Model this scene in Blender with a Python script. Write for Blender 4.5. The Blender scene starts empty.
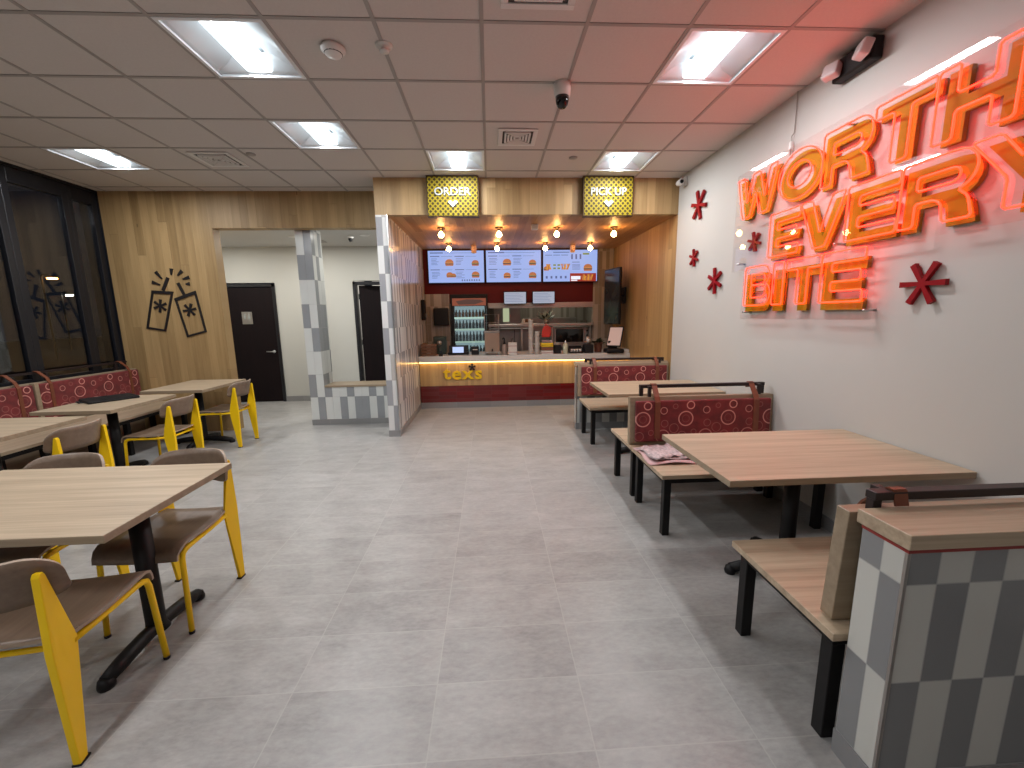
import bpy, bmesh, math, random
from mathutils import Vector, Matrix
random.seed(7)
R = math.radians
SC = bpy.context.scene
COL = SC.collection
ZC = 3.216          # ceiling height
XW = 2.40           # right wall
TT = .6096          # ceiling tile
OX, OY = -.0079, 2.6495

# ------------------------------------------------------------------ nodes
class NT:
    def __init__(s, tree): s.t = tree
    def n(s, typ, ins=None, **kw):
        nd = s.t.nodes.new(typ)
        for k, v in kw.items(): setattr(nd, k, v)
        for k, v in (ins or {}).items():
            sk = nd.inputs[k]
            if isinstance(v, bpy.types.NodeSocket): s.t.links.new(v, sk)
            else: sk.default_value = v
        return nd
    def m(s, op, a, b=None, c=None, clamp=False):
        nd = s.t.nodes.new('ShaderNodeMath'); nd.operation = op; nd.use_clamp = clamp
        for i, v in enumerate((a, b, c)):
            if v is None: continue
            if isinstance(v, bpy.types.NodeSocket): s.t.links.new(v, nd.inputs[i])
            else: nd.inputs[i].default_value = v
        return nd.outputs[0]
    def mix(s, f, a, b, blend='MIX'):
        nd = s.t.nodes.new('ShaderNodeMix'); nd.data_type = 'RGBA'; nd.blend_type = blend
        for k, v in ((0, f), (6, a), (7, b)):
            if isinstance(v, bpy.types.NodeSocket): s.t.links.new(v, nd.inputs[k])
            else: nd.inputs[k].default_value = v if k == 0 else (tuple(v) + (1,))[:4]
        return nd.outputs[2]
    def xyz(s, v):
        nd = s.n('ShaderNodeSeparateXYZ', {0: v}); return nd.outputs[0], nd.outputs[1], nd.outputs[2]
    def vec(s, x, y, z):
        return s.n('ShaderNodeCombineXYZ', {0: x, 1: y, 2: z}).outputs[0]
    def noise(s, v, scale, detail=3, rough=.5):
        return s.n('ShaderNodeTexNoise', {'Vector': v, 'Scale': scale, 'Detail': detail, 'Roughness': rough}).outputs['Fac']
    def white(s, v):
        return s.n('ShaderNodeTexWhiteNoise', {'Vector': v}, noise_dimensions='3D').outputs['Value']
    def obj(s): return s.n('ShaderNodeTexCoord').outputs['Object']
    def ramp(s, f, stops):
        nd = s.n('ShaderNodeValToRGB', {0: f}); e = nd.color_ramp.elements
        while len(e) < len(stops): e.new(.5)
        for el, (p, c) in zip(e, stops): el.position = p; el.color = tuple(c) + (1,)
        return nd.outputs[0]
    def bump(s, h, st, dist=.01):
        return s.n('ShaderNodeBump', {'Height': h, 'Strength': st, 'Distance': dist}).outputs[0]

def newmat(name):
    mt = bpy.data.materials.new(name); mt.use_nodes = True
    t = mt.node_tree; b = t.nodes['Principled BSDF']
    return mt, NT(t), b
def setp(N, b, **kw):
    al = dict(col='Base Color', rough='Roughness', metal='Metallic', nrm='Normal', emc='Emission Color', ems='Emission Strength',
              coat='Coat Weight', coatr='Coat Roughness', ior='IOR', tr='Transmission Weight', alpha='Alpha', spec='Specular IOR Level', sheen='Sheen Weight')
    for k, v in kw.items():
        sk = b.inputs[al[k]]
        if isinstance(v, bpy.types.NodeSocket): N.t.links.new(v, sk)
        else: sk.default_value = (tuple(v) + (1,)) if (k in ('col', 'emc')) else v

def plain(name, col, rough=.5, metal=0, var=.06, nscale=6, **kw):
    mt, N, b = newmat(name)
    o = N.obj()
    f = N.noise(o, nscale, 4)
    d = tuple(c * (1 - var * 2) for c in col)
    setp(N, b, col=N.mix(f, d, tuple(min(1, c * (1 + var)) for c in col)), rough=rough, metal=metal, **kw)
    return mt
def emit(name, col, st):
    mt, N, b = newmat(name)
    setp(N, b, col=tuple(c * .12 for c in col), rough=.5, emc=col, ems=st)
    return mt
def wood(name, axis, c1, c2, rough=.42, sc=1., coat=0., spec=.5):
    mt, N, b = newmat(name)
    x, y, z = N.xyz(N.obj())
    lo, hi = .9 * sc, 26 * sc
    s = [hi, hi, hi]; s['xyz'.index(axis)] = lo
    v = N.vec(N.m('MULTIPLY', x, s[0]), N.m('MULTIPLY', y, s[1]), N.m('MULTIPLY', z, s[2]))
    f1 = N.noise(v, 1, 4, .6)
    v2 = N.vec(N.m('MULTIPLY', x, s[0] * 3.5), N.m('MULTIPLY', y, s[1] * 3.5), N.m('MULTIPLY', z, s[2] * 3.5))
    f2 = N.noise(v2, 1, 2)
    f = N.m('ADD', N.m('MULTIPLY', f1, .75), N.m('MULTIPLY', f2, .25))
    c = N.ramp(f, [(.32, c2), (.5, tuple((a + b_) / 2 for a, b_ in zip(c1, c2))), (.66, c1)])
    setp(N, b, col=c, rough=rough, nrm=N.bump(f2, .05, .002), coat=coat, spec=spec)
    return mt
def planks(name, across, along, w, ln, c1, c2, rough=.5, gap=.03):
    mt, N, b = newmat(name)
    q = dict(zip('xyz', N.xyz(N.obj())))
    t = N.m('DIVIDE', q[across], w); i = N.m('FLOOR', t); fr = N.m('FRACT', t)
    r0 = N.white(N.vec(i, 3.3, 1.7))
    u = N.m('ADD', N.m('DIVIDE', q[along], ln), N.m('MULTIPLY', r0, 7.0))
    j = N.m('FLOOR', u); fu = N.m('FRACT', u)
    rnd = N.white(N.vec(i, j, 5.1))
    v = N.vec(N.m('MULTIPLY', q[across], 16), N.m('MULTIPLY', q[along], 1.1), N.m('MULTIPLY', rnd, 40))
    g = N.noise(v, 1, 5, .6)
    v2 = N.vec(N.m('MULTIPLY', q[across], 60), N.m('MULTIPLY', q[along], 2.2), N.m('MULTIPLY', rnd, 40))
    g2 = N.noise(v2, 1, 2)
    kn = N.n('ShaderNodeTexVoronoi', {'Vector': N.vec(N.m('MULTIPLY', q[across], 4.2), N.m('MULTIPLY', q[along], 1.7), N.m('MULTIPLY', rnd, 9)), 'Scale': 1.0}).outputs['Distance']
    knot = N.m('MULTIPLY', N.m('LESS_THAN', kn, .05), .55)
    f = N.m('ADD', N.m('ADD', N.m('MULTIPLY', g, .55), N.m('MULTIPLY', rnd, .30)), N.m('MULTIPLY', g2, .16))
    c = N.ramp(f, [(.24, c2), (.72, c1)])
    c = N.mix(knot, c, tuple(k * .35 for k in c2))
    line = N.m('MAXIMUM', N.m('LESS_THAN', fr, gap), N.m('LESS_THAN', fu, .0012))
    c = N.mix(N.m('MULTIPLY', line, .4), c, tuple(k * .25 for k in c2))
    setp(N, b, col=c, rough=rough, nrm=N.bump(N.m('SUBTRACT', 1, line), .3, .004))
    return mt
def tiles(name, w, h, x0, y0, z0, light, dark, rough=.18, flip=.28, phase=0, grout=(.35, .35, .34), tone=.12, alt=None, wy=None):
    """glazed wall tiles, laid on x- and on y-facing sides alike"""
    mt, N, b = newmat(name)
    x, y, z = N.xyz(N.obj())
    nx = N.m('ABSOLUTE', N.xyz(N.n('ShaderNodeNewGeometry').outputs['Normal'])[0])
    side = N.m('GREATER_THAN', nx, .5)
    ux = N.m('DIVIDE', N.m('SUBTRACT', x, x0), w); uy = N.m('DIVIDE', N.m('SUBTRACT', y, y0), wy or w)
    u = N.m('ADD', N.m('MULTIPLY', ux, N.m('SUBTRACT', 1, side)), N.m('MULTIPLY', uy, side))
    v = N.m('DIVIDE', N.m('SUBTRACT', z, z0), h)
    iu, iv = N.m('FLOOR', u), N.m('FLOOR', v)
    r = N.white(N.vec(iu, iv, N.m('ADD', N.m('MULTIPLY', side, 3), 1.5)))
    r2 = N.white(N.vec(iu, iv, 9.5))
    ck = N.m('FLOORED_MODULO', N.m('ADD', N.m('ADD', iu, iv), phase), 2)
    fl = N.m('LESS_THAN', r, flip)
    f = N.m('ABSOLUTE', N.m('SUBTRACT', ck, fl))
    c = N.mix(f, light, dark)
    if alt: c = N.mix(N.m('MULTIPLY', N.m('GREATER_THAN', r2, .72), f), c, alt)
    c = N.mix(N.m('MULTIPLY', r2, tone), c, (.05, .05, .05))
    fu, fv = N.m('FRACT', u), N.m('FRACT', v)
    g = N.m('MAXIMUM', N.m('LESS_THAN', N.m('MINIMUM', fu, N.m('SUBTRACT', 1, fu)), .0018 / w),
            N.m('LESS_THAN', N.m('MINIMUM', fv, N.m('SUBTRACT', 1, fv)), .0018 / h))
    c = N.mix(g, c, grout)
    hgt = N.m('ADD', N.m('SUBTRACT', 1, g), N.m('MULTIPLY', N.noise(N.obj(), 9, 2), .25))
    setp(N, b, col=c, rough=N.m('ADD', N.m('MULTIPLY', g, .5), rough), nrm=N.bump(hgt, .12, .003))
    return mt
def floormat():
    mt, N, b = newmat('stone_look_floor_tile')
    o = N.obj(); x, y, z = N.xyz(o)
    u = N.m('DIVIDE', N.m('SUBTRACT', x, .3466), .6079); v = N.m('DIVIDE', N.m('SUBTRACT', y, 1.8585), .3134)
    iu, iv = N.m('FLOOR', u), N.m('FLOOR', v)
    r = N.white(N.vec(iu, iv, .5))
    ov = N.vec(N.m('ADD', x, N.m('MULTIPLY', r, 13)), N.m('MULTIPLY', N.m('ADD', y, N.m('MULTIPLY', r, 9)), 2.2), 0)
    n1 = N.noise(ov, 3.4, 8, .68); n2 = N.noise(ov, 24, 5, .65)
    f = N.m('ADD', N.m('ADD', N.m('MULTIPLY', n1, .55), N.m('MULTIPLY', n2, .37)), N.m('MULTIPLY', r, .08))
    c = N.ramp(f, [(.32, (.240, .234, .228)), (.5, (.335, .328, .319)), (.68, (.43, .42, .41))])
    fu, fv = N.m('FRACT', u), N.m('FRACT', v)
    g = N.m('MAXIMUM', N.m('LESS_THAN', N.m('MINIMUM', fu, N.m('SUBTRACT', 1, fu)), .004),
            N.m('LESS_THAN', N.m('MINIMUM', fv, N.m('SUBTRACT', 1, fv)), .0078))
    c = N.mix(N.m('MULTIPLY', g, .55), c, (.44, .43, .41))
    setp(N, b, col=c, rough=N.m('ADD', .27, N.m('MULTIPLY', n2, .2)), nrm=N.bump(N.m('ADD', N.m('MULTIPLY', n2, .35), N.m('SUBTRACT', 1, g)), .15, .003))
    return mt
def ringfabric():
    mt, N, b = newmat('red_ring_fabric')
    x, y, z = N.xyz(N.obj())
    P = .365
    acc = None
    for cx, cz, r, w, a in [(.06, .155, .060, .0048, .8), (.10, .042, .031, .0045, .9), (.237, .085, .028, .0035, .65), (.245, .195, .029, .003, .22),
                            (.325, .235, .038, .003, .22), (.232, .305, .056, .0045, .45), (.03, .30, .036, .003, .25), (.335, .05, .02, .003, .2), (.13, .27, .022, .003, .2),
                            (.06, .155, .03, .003, .12)]:
        u = N.m('SUBTRACT', N.m('FLOORED_MODULO', N.m('ADD', N.m('SUBTRACT', x, cx), P / 2), P), P / 2)
        v = N.m('SUBTRACT', N.m('FLOORED_MODULO', N.m('ADD', N.m('SUBTRACT', N.m('MULTIPLY', z, -1), cz), P / 2), P), P / 2)
        d = N.m('SQRT', N.m('ADD', N.m('MULTIPLY', u, u), N.m('MULTIPLY', v, v)))
        m_ = N.m('MULTIPLY', N.m('LESS_THAN', N.m('ABSOLUTE', N.m('SUBTRACT', d, r)), w), a)
        acc = m_ if acc is None else N.m('MAXIMUM', acc, m_)
    nz = N.noise(N.obj(), 14, 3); nf = N.noise(N.obj(), 240, 2)
    base = N.ramp(nz, [(.35, (.115, .008, .009)), (.65, (.19, .015, .017))])
    c = N.mix(N.m('MULTIPLY', acc, .85), base, (.80, .36, .30))
    setp(N, b, col=c, rough=.7, nrm=N.bump(nf, .25, .002), sheen=.15)
    return mt
def latticemat():
    mt, N, b = newmat('yellow_dotted_sign_face')
    x, y, z = N.xyz(N.obj())
    k = math.pi / .060
    u = N.m('SINE', N.m('MULTIPLY', N.m('ADD', x, z), k)); v = N.m('SINE', N.m('MULTIPLY', N.m('SUBTRACT', x, z), k))
    f = N.m('GREATER_THAN', N.m('ABSOLUTE', N.m('MULTIPLY', u, v)), .45)
    setp(N, b, col=N.mix(f, (.26, .195, .006), (.035, .025, .005)), rough=.6, spec=.25)
    return mt
def clearmat(name, tint, ior=1.45, rough=.02, dens=0.0):
    """thin clear sheet: fresnel mirror over see-through"""
    mt = bpy.data.materials.new(name); mt.use_nodes = True; t = mt.node_tree
    for nd in list(t.nodes): t.nodes.remove(nd)
    N = NT(t)
    tr = N.n('ShaderNodeBsdfTransparent', {'Color': tuple(tint) + (1,)})
    gl = N.n('ShaderNodeBsdfGlossy', {'Color': (1, 1, 1, 1), 'Roughness': rough})
    f0 = ((ior - 1) / (ior + 1)) ** 2
    fc = N.n('ShaderNodeLayerWeight', {'Blend': .5}).outputs['Facing']
    fr = N.m('ADD', f0, N.m('MULTIPLY', 1 - f0, N.m('POWER', fc, 5.0)))
    mx = N.n('ShaderNodeMixShader', {0: fr, 1: tr.outputs[0], 2: gl.outputs[0]})
    out = N.n('ShaderNodeOutputMaterial', {0: mx.outputs[0]})
    if dens:
        df = N.n('ShaderNodeBsdfDiffuse', {'Color': tuple(tint) + (1,)})
        m2 = N.n('ShaderNodeMixShader', {0: dens, 1: mx.outputs[0], 2: df.outputs[0]})
        t.links.new(m2.outputs[0], out.inputs[0])
    return mt

LAM1, LAM2 = (.55, .43, .30), (.345, .26, .175)
M = dict(
    floor=floormat(),
    ceil=plain('ceiling_tile', (.62, .58, .55), .9, var=.04, nscale=60),
    tbar=plain('ceiling_grid_metal', (.36, .335, .315), .5, var=.02),
    wall=plain('wall_paint', (.56, .545, .52), .6, var=.02, nscale=2),
    corr=plain('corridor_paint', (.50, .50, .47), .6, var=.02, nscale=2),
    outdoors=plain('dark_asphalt', (.03, .03, .032), .8),
    wood_x=wood('oak_laminate_x', 'x', LAM1, LAM2),
    wood_y=wood('oak_laminate_y', 'y', LAM1, LAM2),
    edge=wood('oak_edge_band', 'x', (.36, .28, .19), (.27, .20, .13)),
    plank=planks('oak_plank_wall', 'x', 'z', .105, 3.6, (.47, .315, .145), (.24, .15, .06), gap=.02),
    plank_y=planks('oak_plank_side_wall', 'y', 'z', .105, 3.6, (.48, .30, .12), (.28, .155, .055), gap=.02),
    plank_s=planks('oak_plank_soffit', 'x', 'y', .105, 3.2, (.56, .33, .14), (.27, .13, .045), gap=.02),
    plank_c=planks('oak_counter_front', 'x', 'z', .05, 3.0, (.56, .37, .16), (.36, .22, .09), gap=.02),
    tile_a=tiles('grey_white_wall_tile', .106, .335, -2.65, 6.05, .085, (.70, .72, .70), (.33, .35, .36), flip=.3),
    tile_b=tiles('grey_white_pillar_tile', .076, .335, -1.36, 5.32, .085, (.72, .73, .72), (.33, .34, .36), flip=.18, alt=(.52, .50, .47)),
    tile_p=tiles('grey_white_partition_tile', .104, .333, 1.197, 1.031 - .0735, .092, (.60, .60, .56), (.25, .255, .26), flip=.06, phase=1, wy=.0735),
    tile_g=tiles('grey_base_tile', .6, .3, 0, 0, 0, (.27, .27, .27), (.24, .24, .245), rough=.3),
    tile_k=tiles('beige_kitchen_tile', .07, .33, 0, 0, .1, (.42, .38, .33), (.27, .235, .20), flip=.3),
    tile_r=tiles('red_glazed_tile', .30, .062, .0, 0, .1, (.17, .005, .006), (.13, .004, .005), rough=.2, grout=(.10, .004, .004), tone=.3),
    redwall=plain('red_menu_wall', (.10, .004, .005), .5, spec=.25),
    redtrim=plain('red_trim', (.28, .02, .015), .35),
    throat=plain('vent_throat_grey', (.05, .045, .043), .7),
    black=plain('black_powder_coat', (.007, .0065, .007), .5, var=.1, spec=.3),
    blackp=plain('black_plastic', (.009, .009, .010), .5, spec=.3),
    rail=plain('dark_bronze_rail', (.022, .014, .014), .4, spec=.35),
    yellow=plain('yellow_enamel', (.93, .60, .008), .4, spec=.28, var=.03),
    ply=wood('walnut_ply', 'y', (.205, .143, .098), (.150, .100, .068), rough=.42),
    plyedge=plain('ply_edge', (.36, .27, .20), .5),
    ring=ringfabric(),
    leather=plain('tan_leather', (.19, .055, .025), .5, var=.15, nscale=30),
    worktop=plain('speckled_quartz', (.62, .60, .56), .25, var=.08, nscale=90),
    glass=clearmat('window_glass', (.80, .83, .86), 1.75, .01),
    acrylic=clearmat('clear_acrylic', (.985, .965, .965), 1.45, .015),
    doorw=wood('dark_espresso_door', 'z', (.010, .005, .006), (.006, .004, .005), rough=.6, spec=.15),
    frame=plain('black_aluminium', (.008, .009, .013), .35),
    chrome=plain('brushed_steel', (.55, .55, .55), .28, 1.0, var=.05),
    steel=plain('dull_stainless', (.40, .375, .35), .42, .85, var=.08),
    white=plain('white_plastic', (.72, .71, .69), .4, var=.02),
    reflector=plain('white_light_reflector', (.80, .83, .86), .3, var=.01),
    diff=emit('lit_troffer_diffuser', (.84, .95, 1.0), 3.6),
    bulb=emit('warm_bulb_glass', (1.0, .50, .17), 75.),
    strip=emit('warm_led_strip', (1.0, .60, .18), 8.),
    neon=emit('red_neon_tube', (1.0, .017, .006), 10.),
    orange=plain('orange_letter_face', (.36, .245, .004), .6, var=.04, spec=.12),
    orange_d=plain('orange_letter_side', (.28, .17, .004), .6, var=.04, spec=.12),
    astred=plain('dark_red_wall_shape', (.27, .003, .008), .45, spec=.2),
    lattice=latticemat(),
    bronze=plain('dark_bronze_metal', (.10, .065, .03), .4, .6),
    signwhite=plain('white_sign_letter', (.33, .35, .34), .6, var=.01),
    signyel=plain('yellow_logo_letter', (.86, .56, .010), .35, var=.02),
    artblack=plain('black_cut_metal', (.012, .009, .009), .5),
    screen=emit('menu_screen_blue', (.36, .50, .95), .84),
    screen2=emit('order_screen_pale', (.42, .47, .58), .8),
    fridge_in=emit('fridge_light_panel', (.62, .85, .85), .55),
    paper=plain('newsprint', (.60, .50, .50), .8, var=.42, nscale=38),
    paperpink=plain('pink_newsprint', (.62, .40, .40), .8, var=.2, nscale=15),
    brownbox=plain('brown_cardboard', (.20, .095, .05), .7, var=.2, nscale=20),
    card=plain('white_cardboard', (.62, .57, .52), .7),
    redcloth=plain('red_plastic_bag', (.75, .06, .05), .5, var=.15),
    leaf=plain('dark_leaf', (.02, .035, .015), .5, var=.3),
    terracotta=plain('brown_pot', (.20, .07, .04), .6),
    bottle=plain('pale_bottle', (.60, .62, .45), .3, var=.3, nscale=18),
    darkscreen=plain('dark_display', (.03, .045, .05), .15, var=.3, nscale=5),
    pinkscreen=emit('kiosk_screen', (.75, .48, .40), .55),
)
# menu picture colours, all of them glowing screen
MC = {k: emit('menu_' + k, c, s) for k, c, s in [('text', (.10, .14, .34), .8), ('bun', (.52, .18, .07), .8), ('dark', (.12, .06, .05), .6), ('leafy', (.25, .30, .06), .8),
                                               ('pale', (.85, .90, 1), 1.0), ('gold', (.75, .33, .04), .8), ('red', (.35, .03, .02), .8)]}

# ------------------------------------------------------------------ mesh helpers
class MB:
    def __init__(s): s.bm = bmesh.new(); s.mats = []
    def mi(s, m):
        if m not in s.mats: s.mats.append(m)
        return s.mats.index(m)
    def _fin(s, faces, m, smooth=False):
        i = s.mi(m)
        for f in faces: f.material_index = i; f.smooth = smooth
    def box(s, x0, x1, y0, y1, z0, z1, m, bev=0, seg=2, mat=None):
        before = set(s.bm.faces)
        r = bmesh.ops.create_cube(s.bm, size=1)
        T = Matrix.Translation(((x0 + x1) / 2, (y0 + y1) / 2, (z0 + z1) / 2)) @ Matrix.Diagonal((abs(x1 - x0), abs(y1 - y0), abs(z1 - z0), 1))
        if mat is not None: T = mat @ T
        bmesh.ops.transform(s.bm, matrix=T, verts=r['verts'])
        if bev:
            es = {e for v in r['verts'] for e in v.link_edges}
            bmesh.ops.bevel(s.bm, geom=list(es), offset=bev, segments=seg, affect='EDGES', profile=.5)
        s._fin([f for f in s.bm.faces if f not in before], m)
        return s
    def prism(s, pts, a, b, m, plane='xy', mcap=None, bev=0):
        """simple polygon pts in plane, extruded from a to b on the third axis"""
        def P(u, v, w):
            return {'xy': (u, v, w), 'xz': (u, w, v), 'yz': (w, u, v)}[plane]
        before = set(s.bm.faces)
        n = len(pts)
        A = [s.bm.verts.new(P(u, v, a)) for u, v in pts]; B = [s.bm.verts.new(P(u, v, b)) for u, v in pts]
        f0 = s.bm.faces.new(A); f1 = s.bm.faces.new(B[::-1])
        sides = [s.bm.faces.new((A[i], B[i], B[(i + 1) % n], A[(i + 1) % n])) for i in range(n)]
        fs = [f0, f1] + sides
        bmesh.ops.recalc_face_normals(s.bm, faces=fs)
        s._fin(sides, m); s._fin([f0, f1], mcap or m)
        if bev:
            bmesh.ops.bevel(s.bm, geom=list({e for f in fs for e in f.edges}), offset=bev, segments=2, affect='EDGES', profile=.5)
            new = [f for f in s.bm.faces if f not in before]
            s._fin([f for f in new if f.is_valid and f.material_index == 0 and False], m)
        return s
    def tube(s, path, r, m, n=8, closed=False, caps=True):
        path = [Vector(p) for p in path]; k = len(path)
        rr = r if isinstance(r, (list, tuple)) else [r] * k
        rings = []; ref = None
        for i, p in enumerate(path):
            if closed: a, c = path[i - 1], path[(i + 1) % k]
            else: a, c = path[max(i - 1, 0)], path[min(i + 1, k - 1)]
            d1 = (p - a); d2 = (c - p)
            if d1.length < 1e-9: d1 = d2
            if d2.length < 1e-9: d2 = d1
            d1.normalize(); d2.normalize()
            t = (d1 + d2)
            t = t.normalized() if t.length > 1e-6 else d1
            if ref is None:
                ref = t.cross(Vector((0, 0, 1)))
                if ref.length < .05: ref = t.cross(Vector((0, 1, 0)))
            u = (ref - t * ref.dot(t)); u.normalize(); ref = u; w = t.cross(u)
            cs = max(.35, d1.dot(t))
            h = (d2 - d1)
            ring = []
            hn = h.normalized() if h.length > 1e-5 else None
            for j in range(n):
                o = (u * math.cos(2 * math.pi * j / n) + w * math.sin(2 * math.pi * j / n)) * rr[i]
                if hn is not None: o += hn * o.dot(hn) * (1 / cs - 1)
                ring.append(s.bm.verts.new(p + o))
            rings.append(ring)
        fs = []
        for i in range(k if closed else k - 1):
            A, B = rings[i], rings[(i + 1) % k]
            for j in range(n): fs.append(s.bm.faces.new((A[j], A[(j + 1) % n], B[(j + 1) % n], B[j])))
        if not closed and caps:
            fs.append(s.bm.faces.new(rings[0][::-1])); fs.append(s.bm.faces.new(rings[-1]))
        bmesh.ops.recalc_face_normals(s.bm, faces=fs)
        s._fin(fs, m, n > 5)
        return s
    def lathe(s, prof, c, m, n=24, axis='z', smooth=True):
        """prof = [(radius, height)], turned about axis through c"""
        rings = []
        for r, h in prof:
            ring = []
            for j in range(n if r > 1e-6 else 1):
                a = 2 * math.pi * j / n; u, v = r * math.cos(a), r * math.sin(a)
                q = {'z': (u, v, h), 'x': (h, u, v), 'y': (u, h, v)}[axis]
                ring.append(s.bm.verts.new((c[0] + q[0], c[1] + q[1], c[2] + q[2])))
            rings.append(ring)
        fs = []
        for A, B in zip(rings, rings[1:]):
            for j in range(n):
                if len(A) == 1 and len(B) == 1: continue
                if len(A) == 1: fs.append(s.bm.faces.new((A[0], B[j], B[(j + 1) % n])))
                elif len(B) == 1: fs.append(s.bm.faces.new((A[j], A[(j + 1) % n], B[0])))
                else: fs.append(s.bm.faces.new((A[j], A[(j + 1) % n], B[(j + 1) % n], B[j])))
        for ring, fl in ((rings[0], 1), (rings[-1], 0)):
            if len(ring) > 1: fs.append(s.bm.faces.new(ring))
        bmesh.ops.recalc_face_normals(s.bm, faces=fs)
        s._fin(fs, m, smooth)
        return s
    def shell(s, grid, th, m, medge=None):
        """grid[i][j] = Vector; gives a thick bent sheet, thickness th along -normal"""
        ni, nj = len(grid), len(grid[0])
        def nrm(i, j):
            a = grid[min(i + 1, ni - 1)][j] - grid[max(i - 1, 0)][j]; b = grid[i][min(j + 1, nj - 1)] - grid[i][max(j - 1, 0)]
            return a.cross(b).normalized()
        T = [[s.bm.verts.new(grid[i][j]) for j in range(nj)] for i in range(ni)]
        B = [[s.bm.verts.new(grid[i][j] - nrm(i, j) * th) for j in range(nj)] for i in range(ni)]
        f1, f2 = [], []
        for i in range(ni - 1):
            for j in range(nj - 1):
                f1.append(s.bm.faces.new((T[i][j], T[i + 1][j], T[i + 1][j + 1], T[i][j + 1])))
                f1.append(s.bm.faces.new((B[i][j], B[i][j + 1], B[i + 1][j + 1], B[i + 1][j])))
        for i in range(ni - 1):
            f2.append(s.bm.faces.new((T[i][0], B[i][0], B[i + 1][0], T[i + 1][0])))
            f2.append(s.bm.faces.new((T[i][-1], T[i + 1][-1], B[i + 1][-1], B[i][-1])))
        for j in range(nj - 1):
            f2.append(s.bm.faces.new((T[0][j], T[0][j + 1], B[0][j + 1], B[0][j])))
            f2.append(s.bm.faces.new((T[-1][j], B[-1][j], B[-1][j + 1], T[-1][j + 1])))
        bmesh.ops.recalc_face_normals(s.bm, faces=f1 + f2)
        s._fin(f1, m, True); s._fin(f2, medge or m)
        return s
    def build(s, name, parent=None, loc=None, rotz=0):
        me = bpy.data.meshes.new(name); s.bm.to_mesh(me); s.bm.free()
        for m in s.mats: me.materials.append(m)
        o = bpy.data.objects.new(name, me); COL.objects.link(o)
        if parent: o.parent = parent
        if loc is not None: o.location = loc
        if rotz: o.rotation_euler = (0, 0, rotz)
        return o

def tag(o, label=None, cat=None, group=None, kind=None):
    if label: o['label'] = label
    if cat: o['category'] = cat
    if group: o['group'] = group
    if kind: o['kind'] = kind
    return o
def thing(name, loc, rz, label, cat, group=None):
    o = bpy.data.objects.new(name, None); COL.objects.link(o); o.empty_display_size = .1
    o.location = loc; o.rotation_euler = (0, 0, rz)
    return tag(o, label, cat, group)
def struct(mb, name, parent=None):
    o = mb.build(name, parent)
    if not parent: o['kind'] = 'structure'
    return o
def dup(o, loc, rz, label=None, group=None):
    def cp(a, par):
        c = a.copy(); COL.objects.link(c); c.parent = par
        for ch in [k for k in bpy.data.objects if k.parent == a]: cp(ch, c)
        return c
    c = cp(o, None); c.location = loc; c.rotation_euler = (0, 0, rz)
    if label: c['label'] = label
    if group: c['group'] = group
    return c
def B(): return MB()

# ------------------------------------------------------------------ text (built-in font) as mesh
def textmesh(txt, size, ext, offset=0.0):
    cu = bpy.data.curves.new('lettering', 'FONT'); cu.body = txt; cu.size = size; cu.extrude = ext; cu.offset = offset
    cu.align_x = 'CENTER'; cu.resolution_u = 3
    ob = bpy.data.objects.new('lettering_source', cu); COL.objects.link(ob)
    bpy.context.view_layer.update()
    me = bpy.data.meshes.new_from_object(ob.evaluated_get(bpy.context.evaluated_depsgraph_get()))
    bpy.data.objects.remove(ob); bpy.data.curves.remove(cu)
    return me
def textobj(name, txt, size, ext, loc, m, parent=None, offset=0.0, sx=1.0, sz=1.0):
    """upright text facing -Y, fitted about loc"""
    me = textmesh(txt, size, ext, offset)
    me.transform(Matrix.Rotation(R(90), 4, 'X'))
    xs = [v.co.x for v in me.vertices]; zs = [v.co.z for v in me.vertices]
    me.transform(Matrix.Diagonal((sx, 1, sz, 1)) @ Matrix.Translation((-(min(xs) + max(xs)) / 2, 0, -(min(zs) + max(zs)) / 2)))
    me.materials.clear(); me.materials.append(m)
    o = bpy.data.objects.new(name, me); COL.objects.link(o); o.location = loc
    if parent: o.parent = parent
    return o

# ================================================================== ROOM
b = B(); b.box(-5.25, 2.8, -4.2, 10.6, -.12, 0, M['floor']); struct(b, 'floor')

LIGHTS = [(-3, 0), (-3, 2), (-7, 3), (-1, 3), (2, 3), (2, 0), (-3, -4), (-7, -1), (-3, -8), (-7, -5)]  # out-of-frame cells are unseen lights, added to light the room
b = B(); bars = B()
i0, i1, j0, j1 = -9, 4, -11, 5
for i in range(i0, i1 + 1):
    for j in range(j0, j1 + 1):
        x0, x1 = OX + i * TT, OX + (i + 1) * TT; y0, y1 = OY + j * TT, OY + (j + 1) * TT
        x0, x1 = max(x0, -5.25), min(x1, XW)
        lim = 5.88 if (x0 + x1) / 2 < -1.36 else 5.33
        y0, y1 = max(y0, -4.1), min(y1, lim)
        if x0 >= x1 or y0 >= y1 or (i, j) in LIGHTS: continue
        b.box(x0, x1, y0, y1, ZC, ZC + .02, M['ceil'])
for i in range(i0, i1 + 2):
    x = OX + i * TT
    if -5.2 < x < XW: bars.box(x - .012, x + .012, -4.1, 5.88 if x < -1.4 else 5.33, ZC - .004, ZC + .01, M['tbar'])
for j in range(j0, j1 + 2):
    y = OY + j * TT
    if y < 5.3: bars.box(-5.2, XW, y - .012, y + .012, ZC - .0045, ZC + .009, M['tbar'])
    elif y < 5.85: bars.box(-5.2, -1.4, y - .012, y + .012, ZC - .0045, ZC + .009, M['tbar'])
ceil = struct(b, 'ceiling')
bars.build('ceiling_grid', ceil)
b = B(); b.box(-5.25, 2.8, -4.2, 8, ZC + .2, ZC + .25, M['ceil']); struct(b, 'ceiling_upper_deck')

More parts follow.
